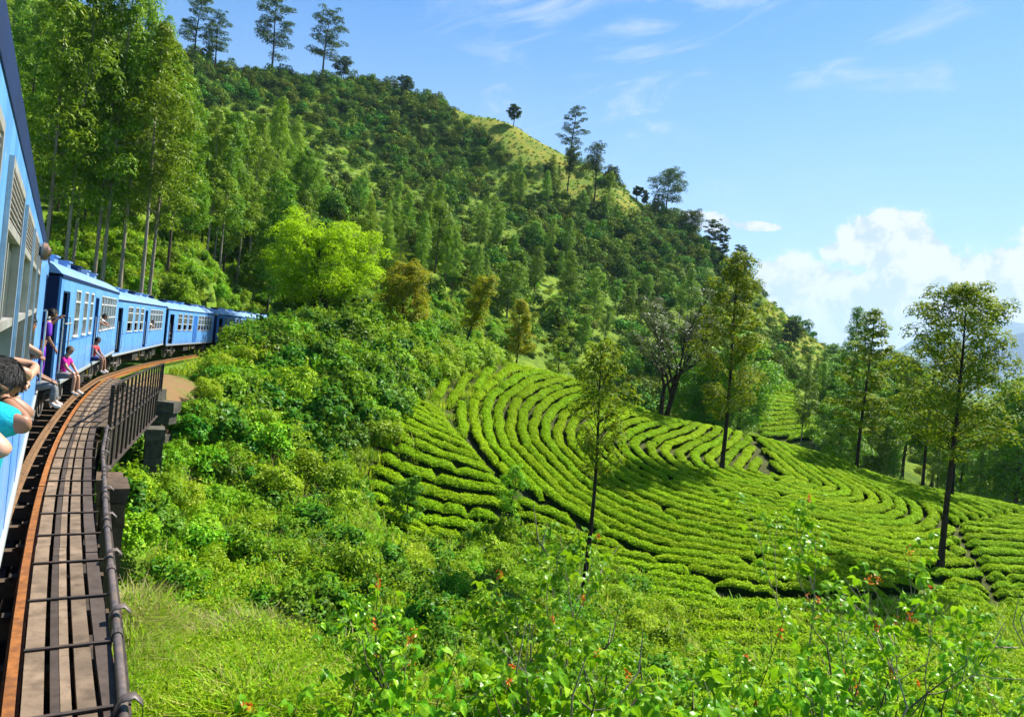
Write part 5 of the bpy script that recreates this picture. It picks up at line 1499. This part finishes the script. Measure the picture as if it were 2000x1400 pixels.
# round lamp on the nearest carriage
e1 = C1[0]
ac = MB(); x = NX(7.0); ac.cyl((x, -.0, 3.20), (x, -.03, 3.20), .045, 14); lm = ac.build('lamp_bracket', M_DARK, e1)
ac = MB(); ac.cyl((x, -.03, 3.20), (x, -.05, 3.20), .075, 22, .088); ac.cyl((x, -.0501, 3.20), (x, -.085, 3.20), .088, 22, .080); ac.cyl((x, -.0852, 3.20), (x, -.11, 3.20), .060, 22, .035); ac.build('side_lamp', M_LAMP, e1)
# open gate bars across the doorways
for (E_, a, c) in ((C1[0], NX(13.25), NX(14.55)), (C2[0], .45, 1.5)):
    g = MB(); g.cyl((a - .08, -.10, 2.42), (c + .12, -.10, 2.42), .018, 8); g.build('door_bar', M_ALU, E_)
# ------------------------------------------------------------------ passengers
M_SKIN = solid_mat('skin_brown', (.30, .145, .085), .5, .08, 9, spec=.4)
M_SKINL = solid_mat('skin_tan', (.44, .235, .150), .5, .08, 9, spec=.4)
M_HAIR = solid_mat('black_hair', (.012, .010, .010), .42, .4, 40, spec=.5, stretch=(1, 1, .2), bump=.5)
M_BROWNH = solid_mat('brown_cap', (.085, .050, .028), .8, .3, 20)
M_TURQ = solid_mat('turquoise_cloth', (.012, .50, .58), .8, .18, 16, spec=.2, bump=.8)
M_MAG = solid_mat('magenta_cloth', (.60, .02, .30), .8, .15, 14, spec=.2, bump=.4)
M_PURP = solid_mat('purple_cloth', (.13, .03, .42), .8, .2, 14, spec=.2)
M_WHITE = solid_mat('white_cloth', (.72, .72, .74), .8, .1, 14, spec=.2)
M_RED = solid_mat('red_cloth', (.50, .05, .07), .8, .2, 14, spec=.2)
M_PALEB = solid_mat('pale_blue_cloth', (.15, .42, .68), .8, .15, 14, spec=.2)
M_GREYC = solid_mat('grey_cloth', (.20, .20, .21), .8, .2, 14, spec=.2)
M_NAVYC = solid_mat('navy_cloth', (.03, .045, .14), .8, .2, 14, spec=.2)
M_PINK = solid_mat('pink_cloth', (.60, .16, .24), .8, .2, 14, spec=.2)
M_BLUEC = solid_mat('blue_cloth', (.06, .11, .42), .8, .2, 14, spec=.2)
M_SHOE = solid_mat('white_shoe', (.62, .60, .58), .6, .15, 14, spec=.3)
M_EYE = solid_mat('eye_dark', (.01, .008, .008), .2, .1, 5, spec=.6)

def skin_mesh(name, J, E, R, mat, root, sub=2):
    names = list(J); idx = {k: i for i, k in enumerate(names)}
    me = bpy.data.meshes.new(name); me.from_pydata([tuple(J[k]) for k in names], [(idx[a], idx[b]) for a, b in E], [])
    o = bpy.data.objects.new(name, me); COL.objects.link(o)
    md = o.modifiers.new('skin', 'SKIN'); md.use_smooth_shade = True
    for k in names:
        sv = me.skin_vertices[0].data[idx[k]]; r_ = R[k]
        sv.radius = (r_, r_) if not isinstance(r_, tuple) else r_
        sv.use_root = (k == root)
    ss = o.modifiers.new('sub', 'SUBSURF'); ss.levels = sub; ss.render_levels = sub
    dg = bpy.context.evaluated_depsgraph_get()
    out = bpy.data.meshes.new_from_object(o.evaluated_get(dg)); out.name = name
    bpy.data.objects.remove(o); bpy.data.meshes.remove(me)
    out.materials.clear(); out.materials.append(mat)
    return out

def hand_geo(wr, di, pn_, size=1.0, curl=.5):
    """palm and five separate fingers from the wrist along di; pn_ = palm normal"""
    di = Vector(di).normalized(); pn_ = Vector(pn_); sd = di.cross(pn_).normalized(); pn_ = sd.cross(di).normalized()
    ac = Acc(); w = Vector(wr); s = size
    tube(ac, [tuple(w), tuple(w + di * .035 * s), tuple(w + di * .08 * s)], [.024 * s, .032 * s, .034 * s], 8)
    for i, (o, ln) in enumerate(((-.028, .062), (-.010, .074), (.009, .070), (.027, .055))):
        b = w + di * .075 * s + sd * o * s; k1 = b + (di * math.cos(curl * .6) + pn_ * math.sin(curl * .6)) * ln * .45 * s
        k2 = k1 + (di * math.cos(curl * 1.5) + pn_ * math.sin(curl * 1.5)) * ln * .32 * s; k3 = k2 + (di * math.cos(curl * 2.2) + pn_ * math.sin(curl * 2.2)) * ln * .25 * s
        tube(ac, [tuple(b - di * .02 * s), tuple(k1), tuple(k2), tuple(k3), tuple(k3 + (k3 - k2) * .15)], [.010 * s, .0095 * s, .0085 * s, .007 * s, .001], 6)
    b = w + di * .025 * s - sd * .022 * s; t1 = b - sd * .022 * s + di * .022 * s + pn_ * .012 * s; t2 = t1 + di * .028 * s + pn_ * .014 * s
    tube(ac, [tuple(b), tuple(t1), tuple(t2), tuple(t2 + (t2 - t1) * .1)], [.013 * s, .011 * s, .008 * s, .001], 6)
    return ac

def head_mesh(c, fwd, upv, mat, rad=.098):
    """head with brow, nose, lips, chin, ears, as one grid"""
    fwd = Vector(fwd).normalized(); upv = Vector(upv); rt = fwd.cross(upv).normalized(); upv = rt.cross(fwd).normalized()
    nu, nv = 28, 20; V = []
    for j in range(nv + 1):
        ph = math.pi * j / nv
        for i in range(nu):
            th = 2 * math.pi * i / nu
            x = math.sin(ph) * math.sin(th) * .80; y = math.sin(ph) * math.cos(th) * .98; z = math.cos(ph) * 1.16
            if z < 0: x *= 1 + .30 * z; y = y * (1 + .10 * z) + (.10 * -z if y > 0 else .18 * z * y)
            f = max(0, y)
            g = lambda cx, cz, sx, sz: math.exp(-((x - cx) / sx) ** 2 - ((z - cz) / sz) ** 2) * (1 if y > 0 else 0)
            y += .20 * g(0, -.18, .13, .20) + .07 * g(0, -.55, .22, .08) + .09 * g(0, -.92, .25, .15) - .09 * g(.30, .02, .15, .11) - .09 * g(-.30, .02, .15, .11) + .04 * g(0, .18, .5, .10)
            if abs(abs(math.sin(th)) - 1) < .06 and abs(z + .08) < .25: x *= 1.18
            p = Vector(c) + (rt * x + fwd * y + upv * z) * rad; V.append(tuple(p))
    Q = [(j * nu + i, j * nu + (i + 1) % nu, (j + 1) * nu + (i + 1) % nu, (j + 1) * nu + i) for j in range(nv) for i in range(nu)]
    return np.array(V), np.array(Q), (fwd, upv, rt)

def hair_mesh(c, fr, rad, mat, seed=1, low=.1, long=0):
    fwd, upv, rt = fr; r = np.random.default_rng(seed); ac = Acc(); n = 4500
    d = sph(n * 2, r); loc = d[:, 2]
    keep = (d[:, 2] > -.25) & ~((d[:, 1] > .35) & (d[:, 2] < .42)) & ~((np.abs(d[:, 0]) > .6) & (d[:, 1] > .1) & (d[:, 2] < .1))
    d = d[keep][:n]
    M = np.array([list(rt), list(fwd), list(upv)])
    P = (d * np.array([.84, 1.02, 1.2]) * rad * r.uniform(1.0, 1.06, len(d))[:, None])
    flow = np.stack([d[:, 0] * .4, -.2 + d[:, 1] * .6, -np.abs(d[:, 2]) * .2 - .8 * (1 - d[:, 2])], 1) + r.normal(0, .14, d.shape)
    leaves(ac, P @ M + np.array(c), d @ M, .085 * rad / .1, .0065 * rad / .1, r, .05, D=flow @ M)
    # scalp under the strands
    nu, nv = 22, 10; V = []
    for j in range(nv + 1):
        for i in range(nu):
            th = 2 * math.pi * i / nu; lim = 1.18 if math.cos(th) > .45 else (1.9 if math.cos(th) < -.1 else 1.55); ph = lim * j / nv
            V.append(np.array([math.sin(ph) * math.sin(th) * .835, math.sin(ph) * math.cos(th) * 1.0, math.cos(ph) * 1.185]) * rad * 1.015)
    Q = [(j * nu + i, j * nu + (i + 1) % nu, (j + 1) * nu + (i + 1) % nu, (j + 1) * nu + i) for j in range(nv) for i in range(nu)]
    ac.add(np.array(V) @ M + np.array(c), Q)
    return ac.mesh('hair', mat)

def merge(me, parts):
    """append quads to a mesh: one continuous body object"""
    V = np.zeros(len(me.vertices) * 3, np.float32); me.vertices.foreach_get('co', V); V = V.reshape(-1, 3)
    Fs = [tuple(p.vertices) for p in me.polygons]; k = len(V); VV = [V]
    for v, q in parts:
        VV.append(np.asarray(v, np.float32)); Fs += [tuple(int(x) + k for x in f) for f in q]; k += len(v)
    out = bpy.data.meshes.new(me.name); out.from_pydata(np.concatenate(VV).tolist(), [], Fs)
    out.polygons.foreach_set('use_smooth', np.ones(len(out.polygons), bool)); out.update(); out.materials.append(me.materials[0]); return out

def person(label, origin, fwd, J, shirt, pants, skin=None, hair=None, hat=None, look=None, pants_long=False, shoe=None, group='passengers on the train', curl=.5, sc=.90, sleeve=.55):
    """J in the person's own axes: x to their right, y forward, z up, metres"""
    skin = skin or M_SKIN; hair = hair or M_HAIR
    f = Vector(fwd).normalized(); u = Vector((0, 0, 1)); rt = f.cross(u).normalized()
    def Wd(p): return Vector((rt * p[0] + f * p[1] + u * p[2]) * sc)
    P = {k: Wd(v) for k, v in J.items()}
    e = empty('person', origin); tag(e, label, 'person', group)
    hd = P['head']; lk = Wd(look) if look else f
    mid = {k: (P['pelvis'] * (1 - t) + P['chest'] * t) for k, t in (('spine', .5),)}; P.update(mid)
    E = [('pelvis', 'spine'), ('spine', 'chest'), ('chest', 'neck'), ('neck', 'skull')]
    P['neck'] = P['chest'] * .35 + hd * .65 - lk.normalized() * .02 * sc; P['skull'] = hd - lk.normalized() * .01 * sc
    R = {'pelvis': .135, 'spine': .12, 'chest': .13, 'neck': .052, 'skull': .07}
    for s in 'LR':
        for a, b_ in (('chest', 'sh'), ('sh', 'el'), ('el', 'wr')): E.append((a if a == 'chest' else a + s, b_ + s))
        R.update({'sh' + s: .062, 'el' + s: .042, 'wr' + s: .028})
        if 'kn' + s in P:
            E += [('pelvis', 'hp' + s), ('hp' + s, 'kn' + s), ('kn' + s, 'an' + s), ('an' + s, 'to' + s)]
            R.update({'hp' + s: .085, 'kn' + s: .058, 'an' + s: .038, 'to' + s: .030})
    R = {k: v * sc for k, v in R.items()}
    P = {k: v for k, v in P.items() if k in R}
    body = skin_mesh('body', P, E, R, skin, 'pelvis')
    hv, hq, fr = head_mesh(hd, lk, (0, 0, 1), skin, .098 * sc)
    parts = [(hv, hq)]
    for s in 'LR':
        dv = P['wr' + s] - P['el' + s]; hg = hand_geo(P['wr' + s], dv, Vector((0, 0, -1)) if abs(dv.normalized().z) < .8 else -f, sc, curl)
        parts.append((np.concatenate(hg.V), np.concatenate(hg.Q)))
    link('body', merge(body, parts), e)
    for s in (-1, 1):
        ac = MB(); c_ = hd + (fr[0] * .083 + fr[2] * .031 * s + fr[1] * .004) * sc
        ac.cyl(c_, c_ + fr[0] * .010 * sc, .011 * sc, 8, .006 * sc); ac.build('eye', M_EYE, e)
    if hat is None: link('hair', hair_mesh(hd, fr, .098 * sc, hair, len(label)), e)
    else:
        link('hair', hair_mesh(hd, fr, .095 * sc, M_HAIR, len(label)), e)
        nu, nv = 18, 6; V = []; M = np.array([list(fr[2]), list(fr[0]), list(fr[1])])
        for j in range(nv + 1):
            for i in range(nu):
                th = 2 * math.pi * i / nu; ph = 1.3 * j / nv; V.append(np.array([math.sin(ph) * math.sin(th) * .93, math.sin(ph) * math.cos(th) * 1.1, math.cos(ph) * 1.25 + .05]) * .1 * sc)
        for i in range(nu):
            th = 2 * math.pi * i / nu; br = 1.0 + (.75 * max(0, math.cos(th)) ** 2); V.append(np.array([math.sin(th) * .97 * br ** .3, math.cos(th) * 1.12 * br, .30]) * .1 * sc)
        Q = [(j * nu + i, j * nu + (i + 1) % nu, (j + 1) * nu + (i + 1) % nu, (j + 1) * nu + i) for j in range(nv + 1) for i in range(nu)]
        ac = Acc(); ac.add(np.array(V) @ M + np.array(hd), Q); link('cap', ac.mesh('cap', hat, True), e)
    # shirt
    S = {'pelvis': P['pelvis'] * .8 + P['spine'] * .2, 'spine': P['spine'], 'chest': P['chest'], 'collar': P['chest'] * .62 + P['neck'] * .38}
    ES = [('pelvis', 'spine'), ('spine', 'chest'), ('chest', 'collar')]; RS = {'pelvis': .158, 'spine': .148, 'chest': .158, 'collar': .072}
    for s in 'LR':
        S['sh' + s] = P['sh' + s]; S['sl' + s] = P['sh' + s].lerp(P['el' + s], sleeve); ES += [('chest', 'sh' + s), ('sh' + s, 'sl' + s)]; RS.update({'sh' + s: .082, 'sl' + s: .068})
    link('shirt', skin_mesh('shirt', S, ES, {k: v * sc for k, v in RS.items()}, shirt, 'pelvis'), e)
    if 'knL' in P:
        T = {'waist': P['pelvis'] * .75 + P['spine'] * .25, 'pelvis': P['pelvis']}; ET = [('waist', 'pelvis')]; RT = {'waist': .15, 'pelvis': .160}
        for s in 'LR':
            T['hp' + s] = P['hp' + s]; ET.append(('pelvis', 'hp' + s)); RT['hp' + s] = .108
            if pants_long:
                T['kn' + s] = P['kn' + s]; T['an' + s] = P['kn' + s].lerp(P['an' + s], .92); ET += [('hp' + s, 'kn' + s), ('kn' + s, 'an' + s)]; RT.update({'kn' + s: .080, 'an' + s: .062})
            else:
                T['kn' + s] = P['hp' + s].lerp(P['kn' + s], .78); ET.append(('hp' + s, 'kn' + s)); RT['kn' + s] = .088
            ac = skin_mesh('shoe', {'a': P['an' + s] + u * .02 * sc, 'b': P['an' + s] - u * .05 * sc, 'c': P['to' + s]}, [('a', 'b'), ('b', 'c')], {'a': .05 * sc, 'b': .055 * sc, 'c': .042 * sc}, shoe or M_SHOE, 'b')
            link('shoe', ac, e)
        link('trousers', skin_mesh('trousers', T, ET, {k: v * sc for k, v in RT.items()}, pants, 'pelvis'), e)
    return e

def sit(fl=0.0, lean=.0, spread=.11, shin=.42, foot=.12):
    return {'pelvis': (0, 0, .10), 'chest': (0, .06 + lean, .50), 'head': (0, .10 + lean * 1.35, .78), 'shL': (-.17, .06 + lean, .53), 'shR': (.17, .06 + lean, .53), 'elL': (-.23, .20 + lean, .30), 'elR': (.23, .20 + lean, .30),
            'wrL': (-.14, .40, .20), 'wrR': (.14, .40, .20), 'hpL': (-.09, .06, .09), 'hpR': (.09, .06, .09), 'knL': (-spread, .46, .12), 'knR': (spread, .46, .12), 'anL': (-spread, .46 + foot * .3, .12 - shin), 'anR': (spread, .44, .10 - shin),
            'toL': (-spread - .02, .64, .04 - shin), 'toR': (spread + .02, .62, .03 - shin)}
def stand(lean=0.0, arm='hang'):
    J = {'pelvis': (0, 0, .92), 'chest': (0, lean * .5, 1.32), 'head': (0, lean + .03, 1.60), 'shL': (-.18, lean * .5, 1.36), 'shR': (.18, lean * .5, 1.36), 'hpL': (-.09, 0, .88), 'hpR': (.09, 0, .88), 'knL': (-.10, .03, .48), 'knR': (.10, .03, .48),
         'anL': (-.10, 0, .08), 'anR': (.10, 0, .08), 'toL': (-.11, .17, .03), 'toR': (.11, .17, .03)}
    J.update({'elL': (-.24, .02 + lean * .4, 1.08), 'elR': (.24, .02 + lean * .4, 1.08), 'wrL': (-.22, .16 + lean * .4, .88), 'wrR': (.22, .16 + lean * .4, .88)})
    if arm == 'up': J.update({'elR': (.36, .12 + lean * .6, 1.28), 'wrR': (.34, .26 + lean, 1.50)})
    if arm == 'upL': J.update({'elL': (-.36, .12 + lean * .6, 1.28), 'wrL': (-.34, .26 + lean, 1.50)})
    return J
def lean_out():
    return {'pelvis': (0, -.55, .0), 'chest': (0, -.18, .34), 'head': (0, .10, .50), 'shL': (-.18, -.14, .36), 'shR': (.18, -.14, .36), 'elL': (-.26, .14, .20), 'elR': (.26, .14, .20), 'wrL': (-.06, .24, .17), 'wrR': (.06, .20, .17)}

def car_pt(C, x, y, z):
    return C[0].matrix_basis @ Vector((x, y, z))
for c_ in (C1, C2, C3, C4, C5): c_[0].matrix_basis = c_[0].matrix_basis
bpy.context.view_layer.update()
def side(C):
    m_ = C[0].matrix_world.to_3x3(); return (m_ @ Vector((0, -1, 0))).normalized(), (m_ @ Vector((1, 0, 0))).normalized()
def wp(C, x, y, z): return C[0].matrix_world @ Vector((x, y, z))
o1, a1 = side(C1); o2, a2 = side(C2); o5, a5 = side(C5)

person('seated boy in magenta shirt and brown cap in the second carriage doorway', wp(C2, 1.0, .02, ZF + .02), o2 - a2 * .25, sit(lean=.10), M_MAG, M_GREYC, skin=M_SKINL, hat=M_BROWNH, look=(.35, 1, -.1))
person('seated passenger in a pale blue shirt and grey trousers, in the nearest carriage end doorway', wp(C1, NX(13.7), .12, ZF + .02), o1, sit(lean=-.02, shin=.34), M_PALEB, M_GREYC, pants_long=True)
person('standing passenger in purple in the nearest carriage end doorway', wp(C1, NX(14.2), .02, ZF), o1 + a1 * .3, stand(.16, 'upL'), M_PURP, M_PURP, pants_long=True, sleeve=.95)
person('seated passenger in red with blue shorts, middle doorway of the second carriage', wp(C2, 8.2, .05, ZF + .02), o2 - a2 * .2, sit(lean=.08), M_RED, M_NAVYC)
person('passenger leaning from a window of the second carriage, only head and arms out', wp(C2, 10.2, -.02, ZW0 + .08), o2 - a2 * .3, lean_out(), M_WHITE, M_NAVYC)
person('passenger in a pink top and blue trousers standing in the fifth carriage doorway', wp(C5, 1.0, -.02, ZF), o5, stand(.10, 'up'), M_PINK, M_BLUEC, pants_long=True)
o4, a4 = side(C4)
person('passenger in a dark blue top inside the fourth carriage front doorway', wp(C4, 1.0, .25, ZF), o4, stand(.02), M_BLUEC, M_NAVYC, pants_long=True)
o3, a3 = side(C3)
person('passenger with both arms out of a rear window of the third carriage', wp(C3, 11.5, -.02, ZW0 + .06), o3, lean_out(), M_WHITE, M_NAVYC)
# dark haired passenger behind the bare forearm, further along the nearest carriage
person('dark haired passenger leaning from the far window of the nearest carriage', wp(C1, NX(7.25), .12, ZW0 + .02), o1 + a1 * .5, lean_out(), M_GREYC, M_NAVYC)
J = {'pelvis': (0, -.6, -.25), 'chest': (0, -.32, .22), 'head': (-.02, -.30, .50), 'shL': (-.18, -.26, .24), 'shR': (.18, -.26, .24), 'elL': (-.16, .11, .20), 'elR': (.22, .07, .18), 'wrL': (.10, .06, .12), 'wrR': (.0, .04, .10)}
person('passenger inside the nearest carriage resting a bare forearm out of the window', wp(C1, NX(4.75), -.02, ZW0 + .10), o1, J, M_NAVYC, M_NAVYC, skin=M_SKINL)
# the boy in turquoise, closest to the camera: placed by his elbow and head
fw = (o1 * .9 + a1 * .55).normalized(); rtv = fw.cross(Vector((0, 0, 1))).normalized()
org = wp(C1, NX(3.0), .05, ZW0)
def loc(px, py, Y):
    v = Vector(at(px, py, Y)) - org; return (v.dot(rtv), v.dot(fw), v.z)
hd = loc(-8, 740, 3.02)
J = {'head': hd, 'chest': loc(-58, 860, 2.98), 'pelvis': loc(-130, 1010, 3.0), 'shR': loc(-22, 805, 2.86), 'shL': loc(-66, 800, 3.22), 'elR': loc(62, 828, 2.88), 'wrR': loc(14, 776, 2.98), 'elL': loc(62, 806, 3.08), 'wrL': loc(18, 768, 3.04)}
person('boy in a turquoise shirt leaning out of the nearest window with folded arms', org, fw, J, M_TURQ, M_NAVYC, skin=M_SKIN, sc=.95, look=(.10, .75, -.45), curl=.9, sleeve=.92)
# bare elbow of a further passenger just below him
J2 = {'head': loc(-120, 700, 2.75), 'chest': loc(-150, 830, 2.75), 'pelvis': loc(-170, 1010, 2.8), 'shR': loc(-110, 800, 2.7), 'shL': loc(-150, 790, 3.0), 'elR': loc(14, 884, 2.72), 'wrR': loc(-70, 878, 2.75), 'elL': loc(-110, 870, 3.0), 'wrL': loc(-90, 875, 2.85)}
person('passenger mostly outside the picture, a bare elbow showing below the turquoise shirt', org, fw, J2, M_GREYC, M_NAVYC, skin=M_SKINL, sc=1.0)
# ------------------------------------------------------------------ the air
def haze():
    m = bpy.data.materials.new('air'); m.use_nodes = True
    t = NT(m.node_tree); t.N.clear()
    out = t.node('ShaderNodeOutputMaterial'); v = t.node('ShaderNodeVolumePrincipled')
    v.inputs['Color'].default_value = (.48, .70, 1.0, 1)
    v.inputs['Density'].default_value = HAZE_D
    v.inputs['Anisotropy'].default_value = .2
    t.L.new(v.outputs[0], out.inputs['Volume'])
    b = MB(); b.box(-16000, 26000, -3300, 12600, -200, 900)
    tag(b.build('haze', m), kind='stuff')
HAZE_D = .00007
if HAZE_D > 0: haze()
